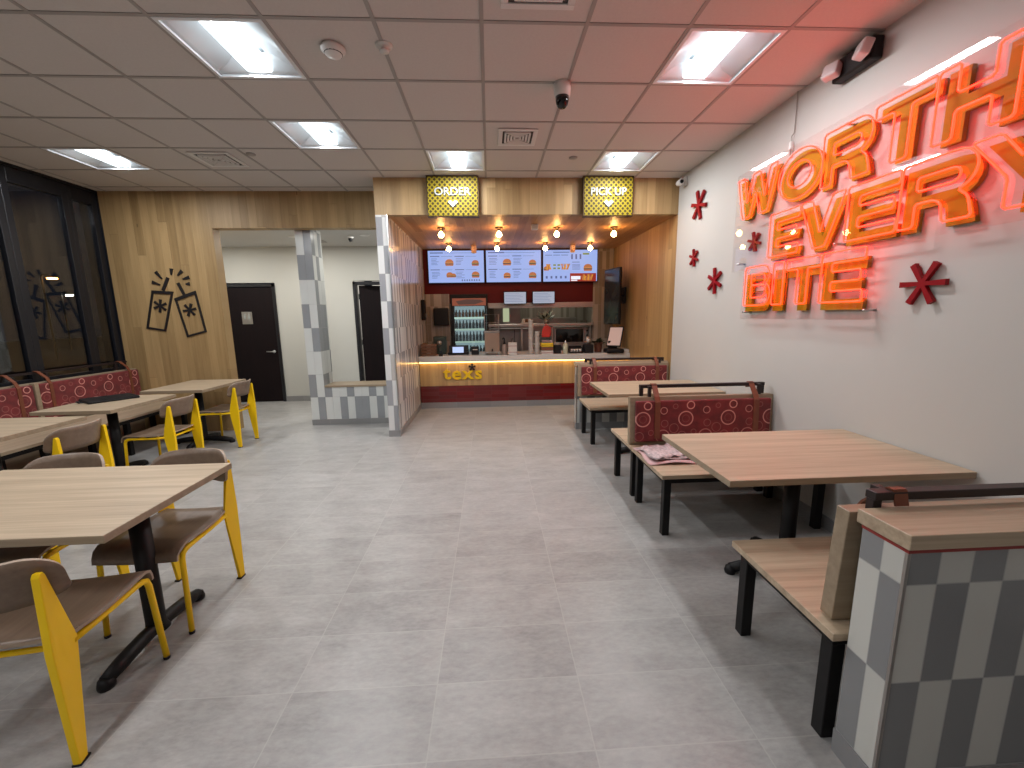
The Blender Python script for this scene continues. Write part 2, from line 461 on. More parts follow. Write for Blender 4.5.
# right wall, painted; then oak boards beyond the bulkhead
b = B(); b.box(XW, XW + .15, -4.1, 5.33, 0, ZC + .2, M['wall']); struct(b, 'wall_right')
b = B(); b.box(XW - .001, XW + .15, 5.33, 8.0, 0, ZC + .2, M['plank_y']); struct(b, 'wall_right_oak')
b = B(); b.box(XW - .012, XW, -4.1, 5.33, 0, .095, M['tile_g']); struct(b, 'baseboard_right')
b = B(); b.box(-6.5, 2.6, -4.25, -4.1, 0, ZC + .2, M['wall']); struct(b, 'wall_front')

# oak-clad wall on the left, with the opening to the corridor
b = B()
b.box(-5.0, -3.63, 5.88, 6.03, 0, ZC + .2, M['plank'])
b.box(-3.63, -1.36, 5.88, 6.03, 2.755, ZC + .2, M['plank'])
struct(b, 'wall_back_left')
# bulkhead over the order area
b = B(); b.box(-1.36, XW, 5.33, 5.45, 2.79, ZC + .2, M['plank']); struct(b, 'wall_bulkhead')
b = B(); b.box(-1.22, XW, 5.45, 8.0, 2.79, 2.83, M['plank_s']); struct(b, 'ceiling_soffit')
# tiled pillar end with tiled wall running back to the kitchen
b = B(); b.box(-1.36, -1.22, 5.33, 8.0, .085, 2.79, M['tile_b']); b.box(-1.36, -1.22, 5.45, 8.0, 2.79, ZC, M['corr']); struct(b, 'wall_tiled_side')
b = B(); b.box(-1.366, -1.214, 5.325, 6.95, 0, .085, M['tile_g']); b.box(-1.225, -1.213, 5.318, 5.332, .085, 2.79, M['chrome']); struct(b, 'baseboard_tiled_side')
# tiled column and low wall: each front tile its own raised piece
TW = dict(W=plain('white_glazed_tile', (.66, .68, .66), .2, var=.03), G=plain('grey_glazed_tile', (.30, .315, .33), .2, var=.04))
def tilefront(mb, x0, rows, zmax):
    for k, row in enumerate(rows):
        z0 = .085 + .335 * k; z1 = min(z0 + .335, zmax)
        for q, c in enumerate(row):
            xa = x0 + q * .106; xb = min(xa + .106, -1.362)
            if z1 - z0 > .01 and xb - xa > .01: mb.box(xa + .0012, xb - .0012, 6.045, 6.0505, z0 + .0012, z1 - .0012, TW[c])
b = B(); b.box(-2.65, -2.438, 6.05, 6.40, .085, 2.8, M['tile_a']); tilefront(b, -2.65, ['WG', 'GW', 'WW', 'WG', 'GW', 'WW', 'GG', 'WG', 'GW'], 2.8); struct(b, 'wall_column')
b = B(); b.box(-2.438, -1.36, 6.05, 6.40, .085, .565, M['tile_a']); tilefront(b, -2.438, ['WWGWGGWGWWG', 'GWWGWWGWGWG'], .565); struct(b, 'wall_half')
b = B(); b.box(-2.43, -1.36, 6.035, 6.415, .565, .592, M['edge'], .003); struct(b, 'trim_half_wall_cap')
b = B(); b.box(-2.656, -1.366, 6.044, 6.406, 0, .085, M['tile_g']); struct(b, 'baseboard_half_wall')
# corridor
b = B(); b.box(-5.25, -4.96, 7.95, 8.05, 0, 2.87, M['corr']); b.box(-4.96, -3.93, 7.95, 8.05, 2.22, 2.87, M['corr'])
b.box(-3.93, -2.52, 7.95, 8.05, 0, 2.87, M['corr']); b.box(-2.52, -1.50, 7.95, 8.05, 2.24, 2.87, M['corr']); b.box(-1.50, -1.36, 7.95, 8.05, 0, 2.87, M['corr'])
struct(b, 'wall_corridor')
b = B(); b.box(-5.25, -1.36, 6.03, 8.05, 2.85, 2.9, M['wall']); struct(b, 'ceiling_corridor')
b = B(); b.box(-5.25, -5.15, 5.9, 8.0, 0, 2.85, M['corr']); struct(b, 'wall_corridor_left')
b = B(); b.box(-5.25, -5.0, 5.88, 6.03, 0, ZC + .2, M['frame']); struct(b, 'wall_corridor_near')
b = B(); b.box(-3.93, -2.56, 7.935, 7.95, 0, .1, M['tile_g']); struct(b, 'baseboard_corridor')
# room lit behind the ajar door
b = B(); b.box(-2.7, -1.3, 9.9, 10.0, 0, 2.9, M['wall']); b.box(-3.0, -2.9, 8.05, 10, 0, 2.9, M['wall']); b.box(-1.36, -1.30, 8.05, 10, 0, 2.9, M['wall'])
b.box(-3, -1.3, 8.05, 10, 2.9, 2.95, M['wall']); struct(b, 'wall_side_room')

def door(n, x0, x1, zt, ajar=0):
    b = B()
    for a, c in ((x0, x0 + .055), (x1 - .055, x1)): b.box(a, c, 7.925, 8.06, 0, zt, M['frame'], .004)
    b.box(x0, x1, 7.925, 8.06, zt - .055, zt, M['frame'], .004)
    d = struct(b, 'door_%d' % n)
    tag(d, None)
    l = B(); W = x1 - x0 - .12
    l.box(0, W, -.022, .022, .01, zt - .065, M['doorw'], .003)
    lo = l.build('door_leaf', d, (x0 + .06 + (.022 if ajar else 0), 8.02 if ajar else 7.965, 0), ajar)
    h = B()
    hx = W - .07
    h.lathe([(0, -.012), (.028, -.012), (.028, 0), (0, 0)], (hx, -.024, .96), M['chrome'], 16, 'y')
    h.tube([(hx, -.03, .96), (hx, -.06, .96), (hx - .02, -.068, .96), (hx - .12, -.068, .962)], .009, M['chrome'])
    h.build('door_handle', lo)
    for z in (.25, 1.1, 1.95):
        g = B(); g.tube([(-.005, -.03, z - .05), (-.005, -.03, z + .05)], .008, M['frame']); g.build('hinge', lo)
    return d
door(1, -4.96, -3.93, 2.2)
door(2, -2.52, -1.50, 2.22, R(16))
def rsign(x0, x1, z0, z1, y, label):
    b = B(); b.box(x0, x1, y - .008, y, z0, z1, M['steel'], .002)
    o = tag(b.build('restroom_sign', None), label, 'sign')
    cx = (x0 + x1) / 2; w = x1 - x0; q = B()
    for s in (-1, 1):
        c = cx + s * w * .2; zz = z1 - (z1 - z0) * .25
        q.lathe([(0, -.003), (w * .07, -.003), (w * .07, 0), (0, 0)], (c, y - .008, zz + w * .05), M['signwhite'], 12, 'y')
        q.prism([(c - w * .11, zz - w * .05), (c + w * .11, zz - w * .05), (c + w * (.05 if s < 0 else .13), zz - w * .42), (c - w * (.05 if s < 0 else .13), zz - w * .42)], y - .011, y - .008, M['signwhite'], 'xz')
    q.build('pictogram', o)
rsign(-4.57, -4.385, 1.475, 1.70, 7.94, 'grey restroom sign with two white figures on the closed dark door')
b = B(); b.box(-2.11, -1.99, -.0, .008, 1.53, 1.62, M['steel'], .002)
o = tag(b.build('restroom_sign', None, (0, 0, 0)), 'small pale plate on the dark door standing ajar behind the half wall', 'sign')
o.location = (0.08, 8.01, 0)

# left wall with the night windows
b = B(); b.box(-5.25, -4.99, -4.1, 5.88, 0, .885, M['wall']); b.box(-5.25, -5.0, -4.1, 5.88, 3.19, ZC + .2, M['frame']); struct(b, 'wall_left')
edges = [-3.9, -1.9, .1, 2.1, 3.95, 4.80, 5.50, 5.98]
for k in range(len(edges) - 1):
    y0, y1 = edges[k], edges[k + 1]; w = .07 if k < 6 else .05
    yl = y0 + (.0 if k == 0 else .055); yr = min(y1 - .055, 5.87)
    b = B()
    X0, X1 = -5.085, -5.025
    b.box(X0, X1, y0, y0 + w, .885, 3.19, M['frame'], .004); b.box(X0, X1, min(y1 - w, 5.80), min(y1, 5.88), .885, 3.19, M['frame'], .004)
    b.box(X0, X1, y0 + w, min(y1 - w, 5.80), .885, .95, M['frame'], .004); b.box(X0, X1, y0 + w, min(y1 - w, 5.80), 3.03, 3.19, M['frame'], .004)
    f = struct(b, 'window_%d' % (k + 1))
    g = B(); g.box(-5.065, -5.055, y0 + w - .005, min(y1 - w, 5.80) + .005, .945, 3.035, M['glass']); g.build('glass_pane', f)
b = B(); b.box(-45, -5.25, -30, 60, -.25, -.13, M['outdoors']); struct(b, 'ground')
for (x, y, z, c, st, lb) in [(-20, 20.0, 3.4, (1, .35, .06), 60, 'lit orange street lamp seen through the dark window'), (-26, 26.96, 3.08, (1, .9, .7), 70, 'lit white street lamp seen through the dark window')]:
    t = thing('street_lamp', (x, y, -.13), 0, lb, 'lamp')
    g = B(); g.tube([(0, 0, 0), (0, 0, z + .3), (0, .05, z + .42), (.12, 0, z + .42), (.4, 0, z + .36)], .045, M['frame']); g.build('post', t)
    g = B(); g.box(.25, .65, -.14, .14, z + .27, z + .36, M['frame'], .02); g.build('lamp_housing', t)
    g = B(); g.box(.3, .6, -.1, .1, z + .2, z + .268, emit('street_lamp_glow_%d' % x, c, st), .02); g.build('lens', t)

# ------------------------------------------------------------------ menu wall and kitchen shell
YM = 8.0
b = B(); b.box(-1.22, 2.06, YM, YM + .06, 1.80, 2.83, M['redwall']); struct(b, 'wall_menu')
b = B(); b.box(2.0, XW, YM - .004, YM + .10, 0, 2.79, M['tile_k']); b.box(-1.22, -.76, YM - .004, YM + .1, 0, 1.98, M['tile_k']); struct(b, 'wall_kitchen_front')
b = B(); b.box(-1.22, XW + .1, 10.2, 10.3, 0, 2.8, M['tile_k']); struct(b, 'wall_kitchen_rear')
b = B(); b.box(XW, XW + .1, 8.0, 10.3, 0, 2.8, M['tile_k']); struct(b, 'wall_kitchen_right')
b = B(); b.box(-1.3, -1.22, 8.0, 10.3, 0, 2.8, M['tile_k']); struct(b, 'wall_kitchen_left')
b = B(); b.box(-1.3, XW + .1, 8.06, 10.3, 2.8, 2.85, M['wall']); struct(b, 'ceiling_kitchen')

# ================================================================== CEILING FIXTURES
LW = 27
def troffer(i, j, label):
    cx, cy = OX + (i + .5) * TT, OY + (j + .5) * TT
    t = thing('ceiling_light', (cx, cy, ZC), 0, label, 'ceiling light', 'square recessed ceiling lights')
    h = TT / 2
    f = B()
    for s in (-1, 1):
        f.box(-h + .01, h - .01, s * (h - .022) - .012, s * (h - .022) + .012, -.008, .012, M['reflector'], .002)
        f.box(s * (h - .022) - .012, s * (h - .022) + .012, -h + .034, h - .034, -.008, .012, M['reflector'], .002)
    f.build('frame', t)
    r = B(); n = 9
    for s in (-1, 1):
        g = []
        for k in range(n):
            a = k / (n - 1); x = s * ((h - .03) * (1 - a) + .09 * a); z = .004 + .085 * math.sin(a * math.pi / 2)
            g.append([Vector((x, -h + .03, z)), Vector((x, h - .03, z))])
        r.shell(g, .002 * -s, M['reflector'])
    for s in (-1, 1):      # curved end caps
        g = []
        for k in range(7):
            a = k / 6; y = s * ((h - .03) * (1 - a) + (h - .13) * a); z = .004 + .088 * math.sin(a * math.pi / 2)
            g.append([Vector((-h + .03, y, .004)), Vector((-.2, y, min(z, .07))), Vector((-.1, y, z)), Vector((.1, y, z)), Vector((.2, y, min(z, .07))), Vector((h - .03, y, .004))])
        r.shell(g, .002 * s, M['reflector'])
    r.box(-h + .02, h - .02, -h + .02, h - .02, .12, .13, M['reflector'])
    r.build('reflector', t)
    d = B(); g = [[Vector((x, -h + .032, z)), Vector((x, h - .032, z))] for x, z in ((-.088, .055), (-.085, .024), (-.075, .0185), (0, .017), (.075, .0185), (.085, .024), (.088, .055))]
    d.shell(g, -.003, M['diff'])
    d.build('diffuser', t)
    l = bpy.data.lights.new('troffer_tube', 'AREA'); l.shape = 'RECTANGLE'; l.size = .15; l.size_y = .585; l.energy = LW; l.color = (.97, .985, 1.0)
    lo = bpy.data.objects.new('lamp_tube', l); COL.objects.link(lo); lo.parent = t; lo.location = (0, 0, .002)
    return t
TL = {(-3, 0): 'large lit ceiling light beside the smoke detector, upper left', (-3, 2): 'lit ceiling light one step beyond the one by the smoke detector',
      (-7, 3): 'lit ceiling light nearest the dark windows', (-1, 3): 'lit ceiling light just in front of the ORDER sign',
      (2, 3): 'lit ceiling light just in front of the PICK UP sign', (2, 0): 'large lit ceiling light nearest the neon wall sign'}
for (i, j) in LIGHTS:
    t = troffer(i, j, TL.get((i, j), 'added unseen ceiling light %s' % {(-3, -4): 'left of the camera', (2, -3): 'right of the camera', (-7, -1): 'close to the near windows', (-3, -8): 'far behind the camera on the left', (2, -6): 'far behind the camera on the right', (-7, -5): 'far behind by the windows'}.get((i, j), '')))

def vent(cx, cy, s, label):
    t = thing('ceiling_vent', (cx, cy, ZC), 0, label, 'vent', 'square ceiling air vents')
    f = B(); h = s / 2
    for sg in (-1, 1):
        f.box(-h, h, sg * (h - .02) - .02, sg * (h - .02) + .02, -.014, -.004, M['white'], .003)
        f.box(sg * (h - .02) - .02, sg * (h - .02) + .02, -h + .04, h - .04, -.014, -.004, M['white'], .003)
    f.build('frame', t)
    k = B(); k.box(-h + .03, h - .03, -h + .03, h - .03, -.0055, -.004, M['throat']); k.build('throat', t)
    for q in range(1, 5):
        a = (h - .04) * (1 - q * .2)
        w = .009
        v = B()
        for sg in (-1, 1):
            v.box(-a, a, sg * a - w, sg * a + w, -.018, -.0058, M['white'])
            v.box(sg * a - w, sg * a + w, -a + w, a - w, -.018, -.0058, M['white'])
        v.build('louvre', t)
    return t
vent(.297, 4.17, .36, 'square white slatted air vent in the middle of the ceiling near the signs')
vent(.297, 2.33, .40, 'square white slatted air vent at the top edge of the photo')
vent(-2.78, 4.76, .40, 'square slatted air vent between two lit ceiling lights on the left')
# smoke detector
t = thing('smoke_detector', (-.93, 2.90, ZC - .0), 0, 'round white smoke detector on the ceiling beside the large left light', 'smoke detector')
g = B(); g.lathe([(0, -.006), (.072, -.006), (.074, -.02), (.06, -.036), (.045, -.05), (0, -.055)], (0, 0, 0), M['white'], 28); g.build('body', t)
g = B(); g.tube([(.052 * math.cos(a * .393), .052 * math.sin(a * .393), -.040) for a in range(16)], .004, M['blackp'], 6, True); g.build('sensor_slot', t)
g = B(); g.lathe([(0, 0), (.052, 0), (.05, -.01), (.012, -.013), (.012, -.03), (.03, -.032), (.03, -.036), (0, -.037)], (-.612, 2.875, ZC), M['white'], 20)
tag(g.build('ceiling_sprinkler'), 'white sprinkler head on the ceiling right of the smoke detector', 'sprinkler')
for (x, y, lb) in [(-2.38, 4.62, 'small round sprinkler cap beside the left ceiling vent'), (.93, 4.68, 'small round sprinkler cap near the PICK UP sign light')]:
    g = B(); g.lathe([(0, 0), (.045, 0), (.043, -.009), (0, -.011)], (x, y, ZC), M['tbar'], 20); tag(g.build('ceiling_sprinkler'), lb, 'sprinkler')
# dome camera
t = thing('ceiling_camera', (.565, 3.27, ZC), 0, 'white ceiling camera with a black glass dome', 'security camera')
g = B(); g.lathe([(0, 0), (.062, 0), (.064, -.02), (.058, -.085), (.05, -.09), (0, -.09)], (0, 0, 0), M['white'], 28); g.build('housing', t)
g = B(); g.lathe([(.05, -.09), (.047, -.12), (.04, -.145), (.025, -.163), (0, -.168)], (0, 0, 0), plain('dome_glass', (.004, .004, .005), .05), 28); g.build('dome', t)
# emergency light on the right wall
t = thing('emergency_light', (XW, 2.78, 3.06), 0, 'black emergency light with two square clear lamp heads high on the right wall', 'emergency light')
g = B(); g.box(-.075, -.002, -.15, .15, -.005, .125, M['blackp'], .012); g.build('housing', t)
for s in (-1, 1):
    g = B(); T = Matrix.Translation((-.115, s * .115 - .01, .055)) @ Matrix.Rotation(R(18 * s), 4, 'Z') @ Matrix.Rotation(R(20), 4, 'Y')
    g.box(-.028, .034, -.048, .048, -.045, .045, plain('lamp_head_lens_%d' % s, (.62, .56, .56), .18), .012, mat=T)
    g.box(.02, .045, -.02, .02, -.02, .02, M['blackp'], .003, mat=T)
    g.build('lamp_head', t)
# bullet camera in the far corner
t = thing('wall_camera', (XW, 5.15, 3.1), 0, 'small white bullet camera in the corner where bulkhead meets right wall', 'security camera')
g = B(); g.box(-.03, -.001, -.03, .03, -.03, .07, M['white'], .006); g.tube([(-.02, 0, .04), (-.06, 0, .03), (-.08, -.03, .01)], .012, M['white']); g.build('bracket', t)
g = B(); g.lathe([(0, 0), (.03, 0), (.034, -.02), (.034, -.09), (.028, -.095), (0, -.088)], (-.09, .02, .0), M['white'], 18, 'y'); g.build('body', t)
g = B(); g.lathe([(0, 0), (.022, 0), (.022, -.006), (0, -.006)], (-.09, -.0755, 0), M['blackp'], 18, 'y'); g.build('lens', t)

# corridor fixtures
t = thing('ceiling_camera', (-2.2, 7.0, 2.85), 0, 'small dark dome camera on the corridor ceiling behind the half wall', 'security camera')
g = B(); g.lathe([(0, 0), (.05, 0), (.05, -.02), (.04, -.03), (0, -.03)], (0, 0, 0), M['white'], 18); g.build('base', t)
g = B(); g.lathe([(.032, -.03), (.034, -.05), (.02, -.08), (0, -.086)], (0, 0, 0), M['blackp'], 18); g.build('dome', t)
for (x, y, lb, st) in [(-3.75, 6.25, 'small lit downlight in the corridor ceiling at the oak wall edge', 30), (-3.1, 7.0, 'round downlight on the corridor ceiling behind the tiled column', 30), (-4.6, 7.0, 'round downlight on the corridor ceiling before the restroom door', 30), (-1.95, 6.9, 'round downlight above the half wall', 26)]:
    t = thing('downlight', (x, y, 2.85), 0, lb, 'ceiling light')
    g = B(); g.lathe([(.055, -.001), (.075, -.001), (.075, -.008), (.055, -.006)], (0, 0, 0), M['white'], 24); g.build('rim', t)
    l = bpy.data.lights.new('downlight_lamp', 'AREA'); l.shape = 'DISK'; l.size = .1; l.energy = 16; l.color = (1, .97, .90)
    lo = bpy.data.objects.new('lamp_tube', l); COL.objects.link(lo); lo.parent = t; lo.location = (0, 0, -.008)
    g = B(); g.lathe([(0, -.003), (.055, -.003), (.055, -.005), (0, -.006)], (0, 0, 0), emit('downlight_lens_%d' % int(-x * 10), (1, .95, .85), st), 24); g.build('lens', t)
g = B(); g.box(-3.1, -2.75, 7.2, 7.5, 2.838, 2.849, M['tbar'], .003); tag(g.build('corridor_vent'), 'flat grey vent on the corridor ceiling left of the tiled column', 'vent')

# soffit bulbs
def bulb(x, y, label):
    t = thing('bulb_light', (x, y, 2.79), 0, label, 'light', 'bare warm bulbs under the oak soffit')
    g = B(); g.lathe([(0, -.001), (.055, -.001), (.055, -.01), (.03, -.016), (.022, -.03), (.022, -.05), (0, -.052)], (0, 0, 0), M['bronze'], 20); g.build('lamp_holder', t)
    g = B(); g.lathe([(.012, -.05), (.018, -.062), (.034, -.078), (.04, -.097), (.034, -.117), (.018, -.131), (0, -.136)], (0, 0, 0), M['bulb'], 20); g.build('bulb', t)
    return t
for r, (y, xs) in enumerate([(6.08, (-.655, .16, .983, 1.808)), (7.32, (-.67, .154, .985, 1.77))]):
    for k, x in enumerate(xs):
        pos = ['leftmost', 'second from left', 'third from left', 'rightmost'][k]
        bulb(x, y, '%s bare warm bulb in the %s row under the oak soffit' % (pos, ['near', 'far'][r]))
g = B(); g.box(.60, .69, 5.85, 5.93, 2.72, 2.789, M['white'], .008); tag(g.build('ceiling_sensor'), 'small white box under the soffit between the ORDER and PICK UP signs', 'sensor')
for x, lb in ((-.255, 'pinkish hanging speaker left, in front of the first menu screen'), (1.515, 'pinkish hanging speaker right, in front of the third menu screen')):
    t = thing('hanging_speaker', (x, 7.6, 2.79), 0, lb, 'speaker')
    g = B(); g.lathe([(0, -.001), (.05, -.001), (.05, -.02), (.045, -.12), (0, -.12)], (0, 0, 0), plain('pink_beige_plastic', (.75, .48, .36), .4), 18); g.build('body', t)
    g = B(); g.lathe([(0, -.12), (.038, -.12), (.036, -.126), (0, -.126)], (0, 0, 0), M['card'], 18); g.build('grille', t)

# ================================================================== SIGNS over the counter
def hang_sign(x, txt, label):
    t = thing('hanging_sign', (x, 5.24, 2.745), 0, label, 'sign')
    g = B(); g.box(-.31, .31, 0, .075, 0, .466, M['bronze'], .003); g.build('sign_box', t)
    g = B(); g.box(-.297, .297, -.006, 0, .013, .453, M['lattice'], .001); g.build('sign_face', t)
    textobj('lettering', txt, .125, .006, (0, -.013, .285), M['signwhite'], t, offset=.0012, sx=1.06 if txt == 'ORDER' else .98)
    g = B(); g.prism([(-.062, .165), (-.03, .19), (0, .163), (.03, .19), (.062, .165), (0, .105)], -.018, -.007, M['signwhite'], 'xz'); g.build('arrow', t)
    for s in (-.22, .22):
        g = B(); g.tube([(s, .04, .466), (s, .04, ZC - 2.745 - .002)], .006, M['bronze']); g.build('hanger', t)
    return t
hang_sign(-.408, 'ORDER', 'yellow dotted hanging sign reading ORDER')
hang_sign(1.48, 'PICK UP', 'yellow dotted hanging sign reading PICK UP')

# ================================================================== SERVICE COUNTER
t = thing('service_counter', (0, 0, 0), 0, 'long service counter with pale top, oak front and red tiled foot', 'counter')
g = B(); g.box(-1.212, XW - .002, 6.93, 7.75, .80, .90, M['worktop'], .006); g.build('worktop', t)
g = B(); g.box(-1.211, XW - .003, 7.0, 7.7, .385, .80, M['plank_c']); g.build('oak_front', t)
g = B(); g.box(-1.210, XW - .003, 6.985, 7.7, .10, .385, M['tile_r']); g.build('red_tile_base', t)
g = B(); g.box(-1.209, XW - .003, 6.975, 7.7, 0, .10, M['tile_g']); g.build('plinth', t)
g = B(); g.box(-1.208, XW - .01, 6.955, 6.985, .786, .799, M['strip']); g.build('light_strip', t)
g = B(); g.box(XW - .09, XW - .001, 6.98, 7.7, .901, .955, M['worktop'], .004); struct(g, 'trim_counter_end')
t = thing('logo_sign', (-.48, 6.992, .575), 0, "yellow letter logo reading tex's on the oak counter front", 'sign')
for ch, x, w in (('t', -.27, 1), ('e', -.105, 1), ('x', .085, 1), ('s', .265, 1)):
    textobj('letter', ch, .35, .014, (x, -.012, (.02 if ch == 't' else -.005)), M['signyel'], t, offset=.0075, sx=1.0, sz=.86)
def star(mb, c, r, arms, w, a, bb, m, plane, rot=0, taper=1.6):
    """six-armed asterisk"""
    pts = []
    for k in range(arms):
        a0 = rot + 2 * math.pi * k / arms
        d = (math.cos(a0), math.sin(a0)); n = (-d[1], d[0])
        an = rot + 2 * math.pi * (k + .5) / arms
        ri = w / math.tan(math.pi / arms) * .5
        pts.append((c[0] + d[0] * r - n[0] * w * taper / 2, c[1] + d[1] * r - n[1] * w * taper / 2))
        pts.append((c[0] + d[0] * r + n[0] * w * taper / 2, c[1] + d[1] * r + n[1] * w * taper / 2))
        pts.append((c[0] + math.cos(an) * ri, c[1] + math.sin(an) * ri))
    mb.prism(pts, a, bb, m, plane)
g = B(); star(g, (.16, .125), .062, 5, .022, -.025, 0, M['artblack'], 'xz', R(90)); g.build('star_mark', t)

# menu screens
def menu(x0, label, kind):
    W, H = 1.05, .60
    t = thing('menu_screen', (x0, 7.93, 2.17), 0, label, 'screen', 'menu screens over the counter')
    g = B(); g.box(0, W, 0, .05, 0, H, M['blackp'], .004); g.build('bezel', t)
    g = B(); g.box(.012, W - .012, -.004, 0, .014, H - .012, M['screen']); d = g.build('display', t)
    p = B()
    rnd = random.Random(x0)
    def bar(x, z, w, h=.012, m='text', k=1): p.box(x, x + w, -.0055 - .0003 * k, -.0045, z, z + h, MC[m])
    def burger(x, z, s, k=0):
        q = lambda pts, m: p.prism([(x + u * s, z + v * s) for u, v in pts], -.0065, -.0045, MC[m], 'xz')
        q([(-.5, .02), (-.48, .2), (-.3, .38), (0, .45), (.3, .38), (.48, .2), (.5, .02)], 'bun')
        q([(-.55, -.05), (-.55, .015), (.55, .015), (.55, -.05)], 'leafy' if k else 'gold')
        q([(-.5, -.18), (-.5, -.055), (.5, -.055), (.5, -.18)], 'dark')
        q([(-.46, -.35), (-.5, -.185), (.5, -.185), (.46, -.35)], 'bun')
    def fries(x, z, s):
        for k in range(9):
            a = rnd.uniform(-.8, .8); u = rnd.uniform(-.4, .4)
            p.prism([(x + (u) * s, z - .3 * s), (x + (u + .12) * s, z - .3 * s), (x + (u + a * .5 + .12) * s, z + .35 * s), (x + (u + a * .5) * s, z + .35 * s)], -.0062 - k * .0002, -.0045, MC[('gold', 'bun')[k % 2]], 'xz')
    if kind < 2:
        bar(.05, H - .06, .24 if kind == 0 else .3, .018); bar(.32, H - .055, .6, .005)
        for cx in (.05, .5):
            for cz in (H - .12, H - .36):
                bar(cx, cz, .17, .014); bar(cx + .2, cz + .004, .2, .005)
                for r in range(5): bar(cx + .02, cz - .04 - r * .026, rnd.uniform(.09, .16), .007)
        burger(.40, .37, .15); burger(.88, .36, .13, 1)
        if kind == 0: burger(.40, .15, .12); burger(.47, .14, .09, 1); burger(.88, .15, .14, 1)
        else: burger(.40, .13, .13); burger(.88, .13, .14, 1)
        if kind == 0:
            for r in range(8): bar(.62 + r * .045, .04, .02, .03)
    else:
        bar(.2, H - .06, .3, .014); bar(.05, H - .11, .13, .01); bar(.2, H - .11, .13, .01); bar(.35, H - .11, .13, .01)
        fries(.1, .28, .15); burger(.07, .25, .1, 1); fries(.42, .28, .16)
        for r in range(5): bar(.06 + r * .09, .07, .035, .045)
        for r in range(4): bar(.2 + (r % 2) * .08, .24 + (r // 2) * .06, .05, .03, 'leafy')
        for r in range(3): bar(.54 + r * .08, .42, .03, .09)
        bar(.76, .5, .12, .03, 'leafy'); burger(.86, .26, .16); bar(.56, .36, .14, .012)
        for r in range(5): bar(.56, .32 - r * .022, .15, .007)
        bar(.52, .012, .5, .15, 'red'); bar(.54, .05, .18, .06, 'pale', 3); bar(.54, .022, .12, .02, 'pale', 3); fries(.86, .08, .17); fries(.78, .07, .12)
    p.build('menu_picture', d)
menu(-1.125, 'left menu screen with burger pictures above the counter', 0)
menu(-.055, 'middle menu screen with burger pictures above the counter', 1)
menu(1.015, 'right menu screen with fries and a red promotion strip', 2)
for x0, lb in ((.27, 'left pale order monitor hanging below the red menu band'), (.81, 'right pale order monitor hanging below the red menu band')):
    t = thing('order_monitor', (x0, 7.86, 1.77), 0, lb, 'screen')
    g = B(); g.box(0, .43, 0, .035, 0, .235, M['blackp'], .006); g.build('bezel', t)
    g = B(); g.box(.012, .418, -.003, 0, .012, .223, M['screen2']); d = g.build('display', t)
    g = B()
    for r in range(6): g.box(.03, .3 + (r % 3) * .03, -.004, -.003, .19 - r * .028, .195 - r * .028, MC['text'])
    g.build('screen_content', d)
    g = B(); g.tube([(.215, .03, .2), (.215, .1, .22), (.215, .138, .25)], .014, M['blackp']); g.build('bracket', t)

# wall television, on its arm off the oak side wall
t = thing('wall_television', (2.12, 7.25, 1.86), R(0), 'dark portrait screen on an arm off the oak side wall', 'screen')
g = B(); Tm = Matrix.Translation((.02, 0, 0)) @ Matrix.Rotation(R(-79), 4, 'Z')
g.box(-.28, .28, .0, .045, -.48, .48, M['blackp'], .008, mat=Tm); g.build('bezel', t)
g = B(); g.box(-.265, .265, -.003, 0, -.465, .465, M['darkscreen'], mat=Tm); g.build('display', t)
g = B(); g.tube([(.03, .0, 0), (.12, -.08, .02), (.255, .04, .02)], .018, M['blackp']); g.box(.235, .262, -.06, .14, -.12, .16, M['blackp'], .004); g.build('arm', t)

# ---- things standing on the counter
CT = .90
def cthing(name, x, y, label, cat, z=CT, group=None): return thing(name, (x, y, z), 0, label, cat, group)
t = cthing('counter_basket', -1.06, 7.14, 'brown slatted box at the left end of the counter', 'box')
g = B()
for k in range(4):
    g.box(-.115, .115, -.09, -.08, .005 + k * .05, .045 + k * .05, M['brownbox'], .002); g.box(-.115, .115, .08, .09, .005 + k * .05, .045 + k * .05, M['brownbox'], .002)
    g.box(-.125, -.115, -.09, .09, .005 + k * .05, .045 + k * .05, M['brownbox'], .002); g.box(.115, .125, -.09, .09, .005 + k * .05, .045 + k * .05, M['brownbox'], .002)
g.box(-.12, .12, -.085, .085, 0, .01, M['brownbox']); g.build('slats', t)
for k in range(3):
    g = B(); g.box(-.1 + k * .07, -.04 + k * .07, -.06, .06, .01, .19 + .02 * (k == 0), M['card'] if k == 1 else M['brownbox'], .004); g.build('napkin_stack', t)
t = cthing('card_reader', -.84, 6.99, 'tiny black card reader beside the brown slatted box', 'card reader')
g = B(); g.box(-.03, .03, -.045, .045, 0, .035, M['blackp'], .008, mat=Matrix.Rotation(R(12), 4, 'X')); g.box(-.02, .02, -.01, .03, .035, .09, M['blackp'], .005); g.build('body', t)
g = B(); g.box(-.018, .018, -.013, -.0105, .045, .083, M['darkscreen']); g.build('display', t)
t = cthing('timer_unit', -.90, 7.45, 'dark green and black appliance behind the brown slatted box', 'appliance')
g = B(); g.box(-.11, .11, -.1, .1, .0, .31, plain('dark_green_plastic', (.03, .05, .04), .4), .012); g.build('body', t)
g = B(); g.lathe([(0, 0), (.045, 0), (.04, -.012), (0, -.015)], (0, -.1, .2), M['steel'], 20, 'y'); g.build('dial', t)
t = cthing('point_of_sale_terminal', -.56, 7.25, 'black till terminal with a small lit screen facing the room', 'till')
g = B(); g.box(-.18, .18, -.1, .1, 0, .05, M['blackp'], .01); g.build('base', t)
g = B(); g.box(-.17, .17, .02, .06, .04, .165, M['blackp'], .01, mat=Matrix.Rotation(R(-12), 4, 'X')); g.build('main_monitor', t)
